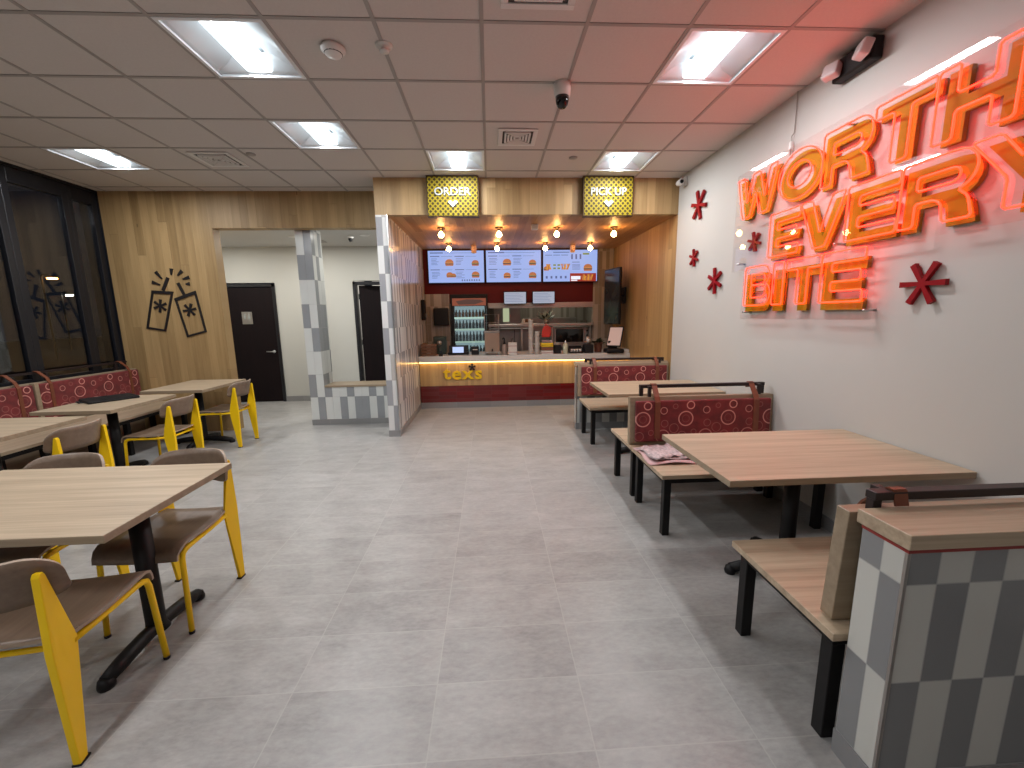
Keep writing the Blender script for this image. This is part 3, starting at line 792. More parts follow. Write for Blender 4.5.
g = B(); Tm = Matrix.Translation((0, -.12, .03)) @ Matrix.Rotation(R(-10), 4, 'X')
g.box(-.105, .105, 0, .02, 0, .12, M['blackp'], .005, mat=Tm); g.box(-.095, .095, -.002, 0, .01, .11, emit('customer_screen', (.5, .62, .95), 1.0), mat=Tm); g.build('customer_display', t)
t = cthing('receipt_printer', -.265, 7.15, 'black cube receipt printer right of the till', 'printer')
g = B(); g.box(-.065, .065, -.07, .07, 0, .14, M['blackp'], .012); g.build('body', t)
g = B(); g.box(-.04, .04, -.074, -.071, .085, .1, M['card']); g.build('paper_slot', t)
t = cthing('drink_dispenser', .03, 7.08, 'beige square drink dispenser on the counter', 'dispenser')
g = B(); g.box(-.125, .125, -.13, .13, .05, .38, plain('beige_tank', (.30, .21, .155), .3), .012); g.build('tank', t)
g = B()
for sx in (-.11, .11):
    for sy in (-.11, .11): g.tube([(sx, sy, 0), (sx, sy, .06)], .012, M['steel'])
g.box(-.13, .13, -.135, .135, .045, .06, M['steel'], .004); g.build('stand', t)
g = B(); g.box(-.13, .13, -.135, .135, .38, .405, M['steel'], .006); g.build('lid', t)
g = B(); g.tube([(0, -.13, .1), (0, -.17, .1), (0, -.175, .07)], .011, M['blackp']); g.build('tap', t)
t = thing('wire_rack', (.03, 7.08, CT + .405), 0, 'empty chrome wire rack standing on the beige dispenser', 'rack')
g = B()
for sx in (-.12, .12):
    for sy in (-.12, .12): g.tube([(sx, sy, 0), (sx, sy, .28)], .006, M['chrome'])
for z in (.01, .14, .275): g.tube([(-.12, -.12, z), (.12, -.12, z), (.12, .12, z), (-.12, .12, z)], .005, M['chrome'], 6, True)
for k in range(6):
    for z in (.01, .14): g.tube([(-.1 + k * .04, -.12, z), (-.1 + k * .04, .12, z)], .003, M['chrome'], 6)
g.build('wires', t)
t = cthing('sauce_pump', .24, 7.05, 'sauce bottle with dark pump head next to the beige dispenser', 'bottle')
g = B(); g.lathe([(0, 0), (.045, 0), (.048, .02), (.048, .13), (.03, .17), (.018, .18), (0, .18)], (0, 0, 0), plain('taupe_bottle', (.30, .22, .18), .4), 20); g.build('body', t)
g = B(); g.tube([(0, 0, .18), (0, 0, .27), (-.02, -.03, .285), (-.03, -.06, .27)], .012, M['blackp']); g.lathe([(0, .18), (.022, .18), (.022, .205), (0, .205)], (0, 0, 0), M['blackp'], 16); g.build('pump', t)
for x, z, lb, cat in ((.375, CT, 'lower of the two white card boxes right of the sauce pump', 0), (.375, CT + .105, 'upper of the two white card boxes right of the sauce pump', 1)):
    g = B(); g.box(-.072, .072, -.06, .06, 0.001, .103, M['card'], .003); g.box(-.073, .073, -.0615, -.06, .045, .052, M['redtrim']); tag(g.build('takeaway_box', None, (x, 6.98, z)), lb, 'box', 'white card boxes on the counter')
for k, h in ((0, .56), (1, .36)):
    t = cthing('cup_stack', .70 + k * .10, 7.06 - k * .04, ['tall stack of pale paper cups near the middle of the counter', 'shorter stack of pale paper cups beside the tall stack'][k], 'cups')
    for q in range(int(h / .05)):
        g = B(); g.lathe([(.034, 0), (.042, .075), (.044, .078), (.044, .084), (.04, .084), (.032, .004), (0, .004)], (0, 0, q * .05 + .001), M['card'], 18); g.build('paper_cup', t)
for k, (m, lb) in enumerate([('card', 'white pink box at the bottom of the carton stack'), ('brownbox', 'brown box in the middle of the carton stack'), ('signyel', 'yellow box second from the top of the carton stack'), ('steel', 'grey tray on top of the carton stack')]):
    g = B(); z = CT + .001 + k * .065; w = .10 - .008 * (k == 3)
    g.box(-w, w, -.1, .1, 0, .06 if k < 3 else .035, M[m], .004); g.box(-w - .001, w + .001, -.101, -.1, .022, .03, M['redtrim'] if k != 2 else M['brownbox'])
    tag(g.build('carton', None, (.965, 7.03, z)), lb, 'box', 'stacked cartons on the counter')
t = cthing('utensil_cup', 1.155, 7.1, 'square black holder beside the carton stack', 'holder')
g = B()
for a, c in ((-.06, -.052), (.052, .06)): g.box(a, c, -.06, .06, 0, .15, M['blackp'], .002)
g.box(-.052, .052, -.06, -.052, 0, .15, M['blackp'], .002); g.box(-.052, .052, .052, .06, 0, .15, M['blackp'], .002); g.box(-.055, .055, -.055, .055, 0, .01, M['blackp']); g.build('walls', t)
for k in range(4): g = B(); g.tube([(-.03 + k * .02, 0, .012), (-.035 + k * .024, .01, .19)], .006, M['card'], 6); g.build('straw', t)
t = cthing('squeeze_bottle', 1.285, 6.99, 'pale yellow squeeze bottle in the middle right of the counter', 'bottle')
g = B(); g.lathe([(0, 0), (.04, 0), (.042, .01), (.042, .15), (.02, .18), (0, .18)], (0, 0, 0), M['bottle'], 20); g.build('body', t)
g = B(); g.lathe([(0, .18), (.022, .18), (.006, .23), (0, .23)], (0, 0, 0), M['white'], 16); g.build('nozzle', t)
t = cthing('condiment_tray', 1.485, 7.10, 'dark tray of small white pots on the counter', 'tray')
g = B(); g.box(-.12, .12, -.08, .08, 0, .02, M['blackp'], .004)
for a, c in ((-.12, -.112), (.112, .12)): g.box(a, c, -.08, .08, .02, .09, M['blackp'])
g.box(-.112, .112, .072, .08, .02, .12, M['blackp']); g.build('tray', t)
for k in range(4): g = B(); g.lathe([(.018, 0), (.024, .05), (.02, .05), (.016, .004), (0, .004)], (-.08 + k * .052, -.03, .021), M['card'], 14); g.build('pot', t)
t = cthing('blender', 1.70, 7.08, 'black machine with a pale round top left of the plant', 'appliance')
g = B(); g.box(-.08, .08, -.08, .08, 0, .15, M['blackp'], .015); g.build('base', t)
g = B(); g.lathe([(0, .15), (.05, .15), (.058, .2), (.052, .25), (.02, .275), (0, .28)], (0, 0, 0), M['steel'], 20); g.build('jug', t)
t = cthing('potted_plant', 1.90, 7.17, 'small dark leafy plant in a brown pot by the touch kiosk', 'plant')
g = B(); g.lathe([(0, 0), (.06, 0), (.075, .15), (.08, .155), (.08, .17), (.068, .17), (.066, .15), (0, .15)], (0, 0, 0), M['terracotta'], 20); g.build('pot', t)
g = B()
rl = random.Random(3)
for k in range(70):
    a = rl.uniform(0, 6.28); e = rl.uniform(.1, 1.2); L = rl.uniform(.07, .16); w = .018
    d = Vector((math.cos(a) * math.cos(e), math.sin(a) * math.cos(e), math.sin(e))); n = Vector((-math.sin(a), math.cos(a), 0))
    p0 = Vector((rl.uniform(-.03, .03), rl.uniform(-.03, .03), .15)); pm = p0 + d * L * .6; p1 = p0 + d * L + Vector((0, 0, -.03))
    vs = [g.bm.verts.new(q) for q in (p0, pm + n * w, p1, pm - n * w)]
    f = g.bm.faces.new(vs); g._fin([f], M['leaf'])
g.build('leaves', t)
t = cthing('touch_kiosk', 2.12, 7.0, 'black counter kiosk with a tilted pale pink screen', 'kiosk')
g = B(); g.box(-.14, .16, -.12, .14, 0, .07, M['blackp'], .02); g.box(-.06, .10, .09, .135, .06, .2, M['blackp'], .015); g.build('base', t)
g = B(); Tm = Matrix.Translation((.0, .02, .09)) @ Matrix.Rotation(R(-35), 4, 'Z') @ Matrix.Rotation(R(-28), 4, 'X')
g.box(-.13, .13, 0, .03, .02, .40, M['blackp'], .012, mat=Tm); g.build('screen_housing', t)
g = B(); g.box(-.11, .11, -.003, 0, .04, .38, M['pinkscreen'], mat=Tm); g.build('display', t)

# ---- back of the order area
t = thing('drinks_fridge', (-.385, 8.0, 0), 0, 'glass door drinks fridge glowing pale green left of the kitchen pass', 'fridge')
g = B()
for a, c in ((-.355, -.32), (.32, .355)): g.box(a, c, -.05, .55, 0.05, 1.97, M['blackp'], .004)
g.box(-.32, .32, -.05, .55, 1.90, 1.97, M['blackp'], .004); g.box(-.32, .32, -.05, .55, 0.05, .60, M['blackp'], .004); g.box(-.32, .32, .5, .55, .6, 1.9, M['blackp']); g.build('cabinet', t)
g = B(); g.box(-.318, .318, .485, .498, .61, 1.76, M['fridge_in']); g.build('lit_back', t)
g = B(); g.box(-.318, .318, -.045, -.03, 1.76, 1.895, emit('fridge_header', (.40, .11, .06), .55)); g.prism([(-.2, 1.78), (-.25, 1.84), (-.05, 1.875), (.2, 1.87), (.28, 1.83), (.1, 1.78)], -.05, -.046, MC['dark'], 'xz'); g.build('header_panel', t)
for k, z in enumerate((.78, 1.06, 1.30, 1.52)):
    g = B(); g.box(-.315, .315, .02, .48, z, z + .012, M['chrome'], .002); g.box(-.315, .315, .008, .02, z - .01, z + .025, emit('shelf_edge_%d' % k, (.70, .95, .75), .7 if k != 3 else 1.0)); g.build('shelf', t)
g = B(); g.box(-.318, .318, -.04, -.032, .61, 1.76, M['glass']); g.box(-.318, -.29, -.05, -.03, .61, 1.76, M['blackp']); g.box(.29, .318, -.05, -.03, .61, 1.76, M['blackp']); g.build('glass_door', t)
BT = None
names = {0: 'top', 1: 'second', 2: 'third', 3: 'bottom'}
bm_ = plain('drink_bottle_blue', (.05, .12, .16), .15, var=.3); bm2 = plain('drink_bottle_amber', (.25, .12, .03), .15, var=.3)
for r, (z, mt_, hh) in enumerate(((1.535, bm2, .15), (1.315, bm_, .17), (1.075, bm_, .19), (.795, bm_, .2))):
    g = B(); g.lathe([(0, 0), (.026, 0), (.028, .01), (.028, hh * .6), (.011, hh * .8), (.011, hh), (0, hh)], (0, 0, 0), mt_, 12)
    o = g.build('drink_bottle', None, (-.385 - .26, 8.10, z)); tag(o, 'drink bottle on the %s shelf of the glowing fridge' % names[r], 'bottle', 'bottles on the %s fridge shelf' % names[r])
    for k in range(1, 9):
        c = o.copy(); COL.objects.link(c); c.location = (-.385 - .26 + k * .065, 8.10, z)
t = thing('wall_speaker', (-.92, 7.985, 1.39), 0, 'black box mounted on the wall left of the drinks fridge', 'box')
g = B(); g.box(-.14, .14, -.09, .0, 0, .33, M['blackp'], .02); g.build('body', t)
g = B(); g.box(-.11, .11, -.094, -.09, .04, .29, M['blackp'], .002); g.build('front_cover', t)
t = thing('wall_dispenser', (-1.215, 7.55, 1.5), 0, 'slim dark dispenser on the tiled side wall above the counter', 'dispenser')
g = B(); g.box(0, .07, -.05, .05, 0, .36, M['blackp'], .01); g.build('body', t)
g = B(); g.box(.07, .075, -.03, .03, .05, .12, M['steel'], .002); g.build('lever', t)
# pass shelf and steel units
t = thing('pass_shelf', (0, 0, 0), 0, 'long stainless pass shelf across the kitchen opening', 'shelf')
g = B(); g.box(-.03, 2.0, 7.93, 8.30, 1.35, 1.395, M['steel'], .004); g.build('shelf', t)
for x in (0.0, .62, 1.22, 1.97):
    g = B(); g.box(x - .02, x + .02, 8.06, 8.10, 0, 1.35, M['steel'], .003); g.build('post', t)
g = B(); g.box(-.03, 2.0, 8.0, 8.06, 1.70, 1.80, M['steel'], .003); g.build('header', t)
t = thing('prep_cabinet', (.40, 8.4, 0), 0, 'grey stainless cabinet under the left of the pass shelf', 'cabinet')
g = B(); g.box(-.40, .40, -.18, .3, .1, 1.30, plain('grey_steel_panel', (.26, .235, .225), .4, .4), .008); g.build('body', t)
g = B(); g.box(.08, .09, -.184, -.18, .12, 1.28, M['blackp']); g.tube([(.04, -.19, .8), (.04, -.21, .82), (.04, -.21, 1.1), (.04, -.19, 1.12)], .008, M['chrome']); g.build('handle', t)
g = B()
for x in (-.36, .36): g.tube([(x, 0, 0), (x, 0, .1)], .02, M['steel'])
g.build('feet', t)
t = thing('oven', (1.64, 8.33, .98), 0, 'stainless countertop oven with a dark glass door under the pass shelf', 'oven')
g = B(); g.box(-.37, .37, -.15, .3, 0, .34, M['steel'], .01); g.build('body', t)
g = B(); g.box(-.33, .22, -.158, -.15, .04, .30, plain('oven_glass', (.012, .010, .010), .08), .004); g.build('glass_door', t)
g = B(); g.tube([(-.31, -.16, .315), (-.31, -.18, .32), (.2, -.18, .32), (.2, -.16, .315)], .007, M['chrome']); g.build('handle', t)
for k in range(3): g = B(); g.lathe([(0, 0), (.018, 0), (.016, -.015), (0, -.015)], (.295, -.15, .08 + k * .09), M['blackp'], 14, 'y'); g.build('knob', t)
t = thing('work_table', (1.5, 8.4, 0), 0, 'stainless work table carrying the oven behind the counter', 'table')
g = B(); g.box(-.62, .50, -.24, .35, .93, .978, M['steel'], .004); g.build('table_top', t)
for sx in (-.59, .47):
    for sy in (-.2, .3): g = B(); g.tube([(sx, sy, 0), (sx, sy, .93)], .02, M['steel']); g.build('leg', t)
g = B(); g.box(-.6, .48, -.22, .33, .35, .38, M['steel']); g.build('undershelf', t)
t = thing('hanging_bag', (1.08, 7.915, 1.14), 0, 'bright red plastic bag hanging from the pass shelf', 'bag')
g = B(); g.prism([(-.09, 0), (.06, .0), (.09, .04), (.085, .19), (.03, .215), (-.04, .21), (-.075, .15)], -.045, 0, M['redcloth'], 'xz', bev=.01); g.build('pouch', t)
g = B(); g.tube([(-.03, -.02, .205), (-.01, -.015, .25), (.03, -.02, .205)], .006, M['redcloth']); g.build('strap', t)
t = thing('condiment_caddy', (.72, 8.0, 1.396), 0, 'small pale caddy standing on the pass shelf', 'caddy')
g = B(); g.box(-.12, .1, -.05, .05, 0, .03, M['card'], .004); g.build('base', t)
for k in range(3): g = B(); g.lathe([(0, .03), (.03, .03), (.03, .08), (.02, .095), (0, .1)], (-.07 + k * .06, 0, 0), M['card'] if k != 1 else M['brownbox'], 14); g.build('jar', t)
# kitchen depth
t = thing('warming_cabinet', (.40, 9.6, 0), 0, 'tall kitchen cabinet with a lit pale green window at the back', 'cabinet')
g = B(); g.box(-.30, .30, -.2, .3, .05, 1.95, M['steel'], .01); g.build('body', t)
g = B(); g.box(-.10, .04, -.21, -.2, 1.42, 1.80, emit('cabinet_window_glow', (.65, .72, .45), .6)); g.build('lit_window', t)
t = thing('extractor_hood', (1.2, 9.7, 2.0), 0, 'stainless extractor hood at the back of the kitchen', 'hood')
g = B(); g.prism([(-.6, 0), (.35, 0), (.35, .5), (-.2, .5), (-.6, .12)], -1.0, 1.0, M['steel'], 'yz'); g.build('canopy', t)
g = B(); g.box(-.9, .9, -.5, .3, -.012, -.001, emit('hood_lamp', (.95, .9, .7), .9)); g.build('lamp_panel', t)
t = thing('fryer_bench', (1.35, 9.7, 0), 0, 'stainless fryer bench below the extractor hood', 'fryer')
g = B(); g.box(-.55, .75, -.3, .35, 0, .95, M['steel'], .01); g.box(-.55, .75, .3, .35, .95, 1.5, M['steel'], .005); g.build('body', t)
for k in range(2):
    g = B(); g.box(-.4 + k * .5, -.05 + k * .5, -.2, .15, .951, 1.06, M['chrome'], .006); g.tube([(-.22 + k * .5, -.2, 1.05), (-.22 + k * .5, -.4, 1.15)], .01, M['blackp']); g.build('fry_basket', t)
t = thing('leafy_bunch', (1.12, 8.2, 1.396), 0, 'pale green and white bunch standing on the pass shelf', 'greens')
g = B()
for k in range(60):
    a = rl.uniform(0, 6.28); e = rl.uniform(.2, 1.3); L = rl.uniform(.1, .24)
    d = Vector((math.cos(a) * math.cos(e) * 1.3, math.sin(a) * math.cos(e) * .5, math.sin(e))); n = Vector((-math.sin(a), math.cos(a), .3)) * .025
    p0 = Vector((0, 0, .06)); pm = p0 + d * L * .6; p1 = p0 + d * L
    f = g.bm.faces.new([g.bm.verts.new(q) for q in (p0, pm + n, p1, pm - n)]); g._fin([f], M['bottle'] if k % 2 else plain('pale_green_leaf_%d' % k, (.25, .33, .18), .5) if k < 6 else M['leaf'])
g.build('leaves', t)
g = B(); g.lathe([(0, 0), (.06, 0), (.07, .08), (0, .08)], (0, 0, 0), M['steel'], 18); g.build('pot', t)

# ================================================================== CUP DECORATION on the oak wall
t = thing('cup_wall_art', (0, 5.88, 0), 0, 'black outline of two toasting cups with straws on the oak wall', 'wall art')
def outline(mb, pts, w, a, c, m):
    n = len(pts); P = [Vector(p) for p in pts]; inn = []
    cen = sum(P, Vector((0, 0))) / n
    for i in range(n):
        p, q, r = P[i - 1], P[i], P[(i + 1) % n]
        d1 = (q - p).normalized(); d2 = (r - q).normalized()
        n1 = Vector((-d1.y, d1.x)); n2 = Vector((-d2.y, d2.x))
        if n1.dot(cen - q) < 0: n1, n2 = -n1, -n2
        bi = (n1 + n2).normalized(); inn.append(q + bi * w / max(.3, bi.dot(n1)))
    for i in range(n):
        k = (i + 1) % n
        mb.prism([P[i], P[k], inn[k], inn[i]], a, c, m, 'xz')
ya, yb = -.012, -.001
for nm, q, lid in (('left', [(-4.501, 1.959), (-4.243, 1.947), (-4.46, 1.428), (-4.661, 1.463)], 1), ('right', [(-4.237, 1.859), (-3.945, 1.948), (-3.876, 1.40), (-4.143, 1.341)], 1)):
    # straighten each cup into a mild trapezium
    if nm == 'left': q = [(-4.515, 1.965), (-4.235, 1.945), (-4.375, 1.425), (-4.655, 1.465)]; q = [(-4.51, 1.965), (-4.235, 1.945), (-4.405, 1.415), (-4.655, 1.46)]
    else: q = [(-4.235, 1.855), (-3.945, 1.955), (-3.872, 1.40), (-4.14, 1.33)]
    g = B(); outline(g, q, .026, ya, yb, M['artblack'])
    a, c, d_, e_ = [Vector(v) for v in q]
    k1, k2 = a.lerp(e_, .075), c.lerp(d_, .075); g.prism([a, c, k2, k1], ya - .001, yb, M['artblack'], 'xz')
    g.build('cup_outline', t)
    g = B(); cc = (a + c + d_ + e_) / 4 + (a + c - d_ - e_) * .06
    star(g, cc, .088, 6, .026, ya, yb, M['artblack'], 'xz', R(20 if nm == 'left' else 10), 1.3); g.build('star_mark', t)
for (x0, z0, x1, z1) in [(-4.278, 2.127, -4.366, 1.96), (-4.161, 2.057, -4.10, 1.90)]:
    d = Vector((x1 - x0, z1 - z0)).normalized(); n = Vector((-d.y, d.x)) * .019
    g = B(); a, c = Vector((x0, z0)), Vector((x1, z1)); g.prism([a + n, a - n, c - n, c + n], ya, yb, M['artblack'], 'xz'); g.build('straw', t)
for (x0, z0, x1, z1) in [(-4.49, 2.072, -4.392, 2.037), (-4.425, 2.205, -4.358, 2.113), (-4.218, 2.245, -4.23, 2.16), (-4.085, 2.215, -4.152, 2.152), (-4.005, 2.13, -4.091, 2.105), (-4.01, 2.045, -4.06, 2.040)]:
    a, c = Vector((x0, z0)), Vector((x1, z1)); d = (c - a); n = Vector((-d.y, d.x)).normalized()
    g = B(); g.prism([a + n * .022, a + d * .0 - n * .022 + d * 0, c - n * .008, c + n * .008], ya, yb, M['artblack'], 'xz'); g.build('spark', t)

# ================================================================== RIGHT WALL SIGN
def letter(ch, w, h):
    """outlines in u (rightwards), v (up); list of loops, first is outer"""
    a = .088
    if ch == 'E': return [[(0, 0), (w, 0), (w, a * .82), (a, a * .82), (a, h / 2 - a * .36), (w * .93, h / 2 - a * .36), (w * .93, h / 2 + a * .40), (a, h / 2 + a * .40), (a, h - a * .82), (w, h - a * .82), (w, h), (0, h)]]
    if ch == 'T': return [[(w / 2 - a * .55, 0), (w / 2 + a * .55, 0), (w / 2 + a * .55, h - a * .85), (w, h - a * .85), (w, h), (0, h), (0, h - a * .85), (w / 2 - a * .55, h - a * .85)]]
    if ch == 'I': return [[(0, 0), (w, 0), (w, h), (0, h)]]
    if ch == 'H': return [[(0, 0), (a * 1.1, 0), (a * 1.1, h / 2 - a * .45), (w - a * 1.1, h / 2 - a * .45), (w - a * 1.1, 0), (w, 0), (w, h), (w - a * 1.1, h), (w - a * 1.1, h / 2 + a * .45), (a * 1.1, h / 2 + a * .45), (a * 1.1, h), (0, h)]]
    if ch == 'V': return [[(w * .36, 0), (w * .64, 0), (w, h), (w * .73, h), (w * .5, h * .30), (w * .27, h), (0, h)]]
    if ch == 'W': return [[(w * .18, 0), (w * .37, 0), (w * .5, h * .55), (w * .63, 0), (w * .82, 0), (w, h), (w * .83, h), (w * .725, h * .36), (w * .585, h), (w * .415, h), (w * .275, h * .36), (w * .17, h), (0, h)]]
    if ch == 'Y': return [[(w / 2 - a * .55, 0), (w / 2 + a * .55, 0), (w / 2 + a * .55, h * .40), (w, h), (w * .72, h), (w / 2, h * .62), (w * .28, h), (0, h), (w / 2 - a * .55, h * .40)]]
    if ch == 'O':
        out = [(w / 2 + w / 2 * math.cos(k * math.pi / 14), h / 2 + h / 2 * math.sin(k * math.pi / 14)) for k in range(28)]
        inn = [(w / 2 + (w / 2 - .1) * math.cos(k * math.pi / 14), h / 2 + (h / 2 - .085) * math.sin(k * math.pi / 14)) for k in range(28)]
        return [out, inn]
    def arc(cx, cy, rx, ry, a0, a1, n=7): return [(cx + rx * math.cos(R(a0 + (a1 - a0) * k / n)), cy + ry * math.sin(R(a0 + (a1 - a0) * k / n))) for k in range(n + 1)]
    if ch == 'R':
        r = h * .29
        out = [(0, 0), (a, 0), (a, h * .36), (w * .5, h * .36), (w * .60, h * .28), (w * .64, 0), (w, 0), (w * .93, h * .30), (w * .80, h * .43)] + arc(w - r, h - r, r, r, -55, 90) + [(0, h)]
        ri = h * .105
        inn = [(a, h * .36 + a * .72)] + arc(w - r - .01, h * .36 + a * .72 + ri, ri, ri, -90, 90, 6) + [(a, h * .36 + a * .72 + 2 * ri)]
        return [out, inn]
    if ch == 'B':
        r1, r2 = h * .25, h * .285
        out = [(0, 0)] + arc(w - r2, r2, r2, r2, -90, 62, 7) + arc(w - r1 - .02, h - r1, r1, r1, -50, 90, 6) + [(0, h)]
        l = [(a, a * .75)] + arc(w - r2 - .01, a * .75 + .052, .052, .052, -90, 90, 5) + [(a, a * .75 + .104)]
        u = [(a, h - a * .75 - .088)] + arc(w - r1 - .03, h - a * .75 - .044, .044, .044, -90, 90, 5) + [(a, h - a * .75)]
        return [out, l, u]
def letter_mesh(loops, d0, d1, mface, mside):
    cu = bpy.data.curves.new('letter_outline', 'CURVE'); cu.dimensions = '2D'; cu.fill_mode = 'BOTH'; cu.extrude = (d1 - d0) / 2
    for lp in loops:
        sp = cu.splines.new('POLY'); sp.points.add(len(lp) - 1); sp.use_cyclic_u = True
        for p, (u, v) in zip(sp.points, lp): p.co = (u, v, 0, 1)
    ob = bpy.data.objects.new('letter_source', cu); COL.objects.link(ob); bpy.context.view_layer.update()
    me = bpy.data.meshes.new_from_object(ob.evaluated_get(bpy.context.evaluated_depsgraph_get()))
    bpy.data.objects.remove(ob); bpy.data.curves.remove(cu)
    # (u, v, w) -> wall frame: u -> -Y, v -> Z, w -> -X
    me.transform(Matrix(((0, 0, -1, -(d0 + d1) / 2), (-1, 0, 0, 0), (0, 1, 0, 0), (0, 0, 0, 1))))
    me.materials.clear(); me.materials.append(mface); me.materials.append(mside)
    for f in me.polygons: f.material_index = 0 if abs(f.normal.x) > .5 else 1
    return me
SIGN = thing('neon_wall_sign', (XW, 0, 0), 0, 'large neon sign reading WORTH EVERY BITE on the right wall', 'sign')
rows = [([('W', 3.878, .52), ('O', 3.335, .435), ('R', 2.90, .37), ('T', 2.522, .335), ('H', 2.178, .345)], 2.385, .345, 0, -.004),
        ([('E', 3.39, .325), ('V', 3.058, .385), ('E', 2.655, .34), ('R', 2.305, .365), ('Y', 1.98, .42)], 1.997, .330, 0, -.020),
        ([('B', 3.67, .34), ('I', 3.305, .12), ('T', 3.155, .34), ('E', 2.81, .335)], 1.617, .327, 0, -.052)]
XN = -.088      # neon plane, measured from the wall
KS = 1.005
SHIFT = [.045, .042, .042, .018, .0, .035, .038, .040, .022, -.025, .055, .05, .045, .042]
for glyphs, z0, h, dy, dz in rows:
    z0 = 1.56 + (z0 - 1.56) * KS; h = h * KS
    for ch, y0, w in glyphs:
        y0, w = y0 * KS, w * KS
        dy = SHIFT.pop(0)
        lp = letter(ch, w, h)
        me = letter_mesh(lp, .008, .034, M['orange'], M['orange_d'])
        o = bpy.data.objects.new('orange_letter', me); COL.objects.link(o); o.parent = SIGN; o.location = (0, y0 + dy, z0 + dz)
        g = B()
        for L in lp:
            # slightly rounded corners
            pts = []
            n = len(L)
            for k in range(n):
                p, q, r = Vector(L[k - 1]), Vector(L[k]), Vector(L[(k + 1) % n])
                d1, d2 = (p - q), (r - q)
                c = min(.012, d1.length * .3, d2.length * .3)
                pts += [q + d1.normalized() * c, q + d2.normalized() * c]
            g.tube([(XN, -u, v) for u, v in pts], .0055, M['neon'], 6, True)
        g.build('neon_tube', SIGN, (0, y0, z0))
g = B()
g.box(-.080, -.072, 1.52, 3.93, 1.935, 2.79, M['acrylic'])
g.box(-.080, -.072, 2.42, 3.74, 1.50, 1.934, M['acrylic'])
g.build('acrylic_panel', SIGN)
for y in (1.70, 2.75, 3.85):
    for z in (2.0, 2.74):
        g = B(); g.tube([(-.001, y, z), (-.084, y, z)], .009, M['chrome']); g.build('standoff', SIGN)
for y in (2.47, 3.70):
    g = B(); g.tube([(-.001, y, 1.56), (-.084, y, 1.56)], .009, M['chrome']); g.build('standoff', SIGN)
for y in (1.885, 3.33):
    g = B(); g.tube([(-.03, y, 2.76), (-.03, y, 2.90), (-.012, y, 2.92), (-.012, y, ZC - .002)], .004, M['tbar'], 6); g.box(-.04, -.015, y - .012, y + .012, 2.80, 2.86, M['white'], .003); g.build('power_cable', SIGN)
for (y, z, r, rot, lb) in [(4.769, 2.757, .165, 12, 'large dark red asterisk shape on the right wall nearest the oak bulkhead'), (4.818, 2.188, .10, 20, 'smallest dark red asterisk shape low on the right wall near the oak'),
                           (4.336, 1.889, .135, 25, 'dark red asterisk shape lower left of the word BITE'), (3.711, 2.178, .088, 15, 'dark red asterisk shape partly beside the word EVERY'),
                           (2.19, 1.70, .122, 0, 'dark red asterisk shape right of the word BITE')]:
    g = B(); star(g, (0, 0), r, 6, .022 * r / .12 + .003, -.03, -.008, M['astred'], 'yz', R(rot), 1.25)
    g.lathe([(0, -.008), (r * .12, -.008), (r * .12, -.0005), (0, -.0005)], (0, 0, 0), M['astred'], 12, 'x')
    tag(g.build('wall_asterisk', None, (XW, y, z)), lb, 'wall decoration')

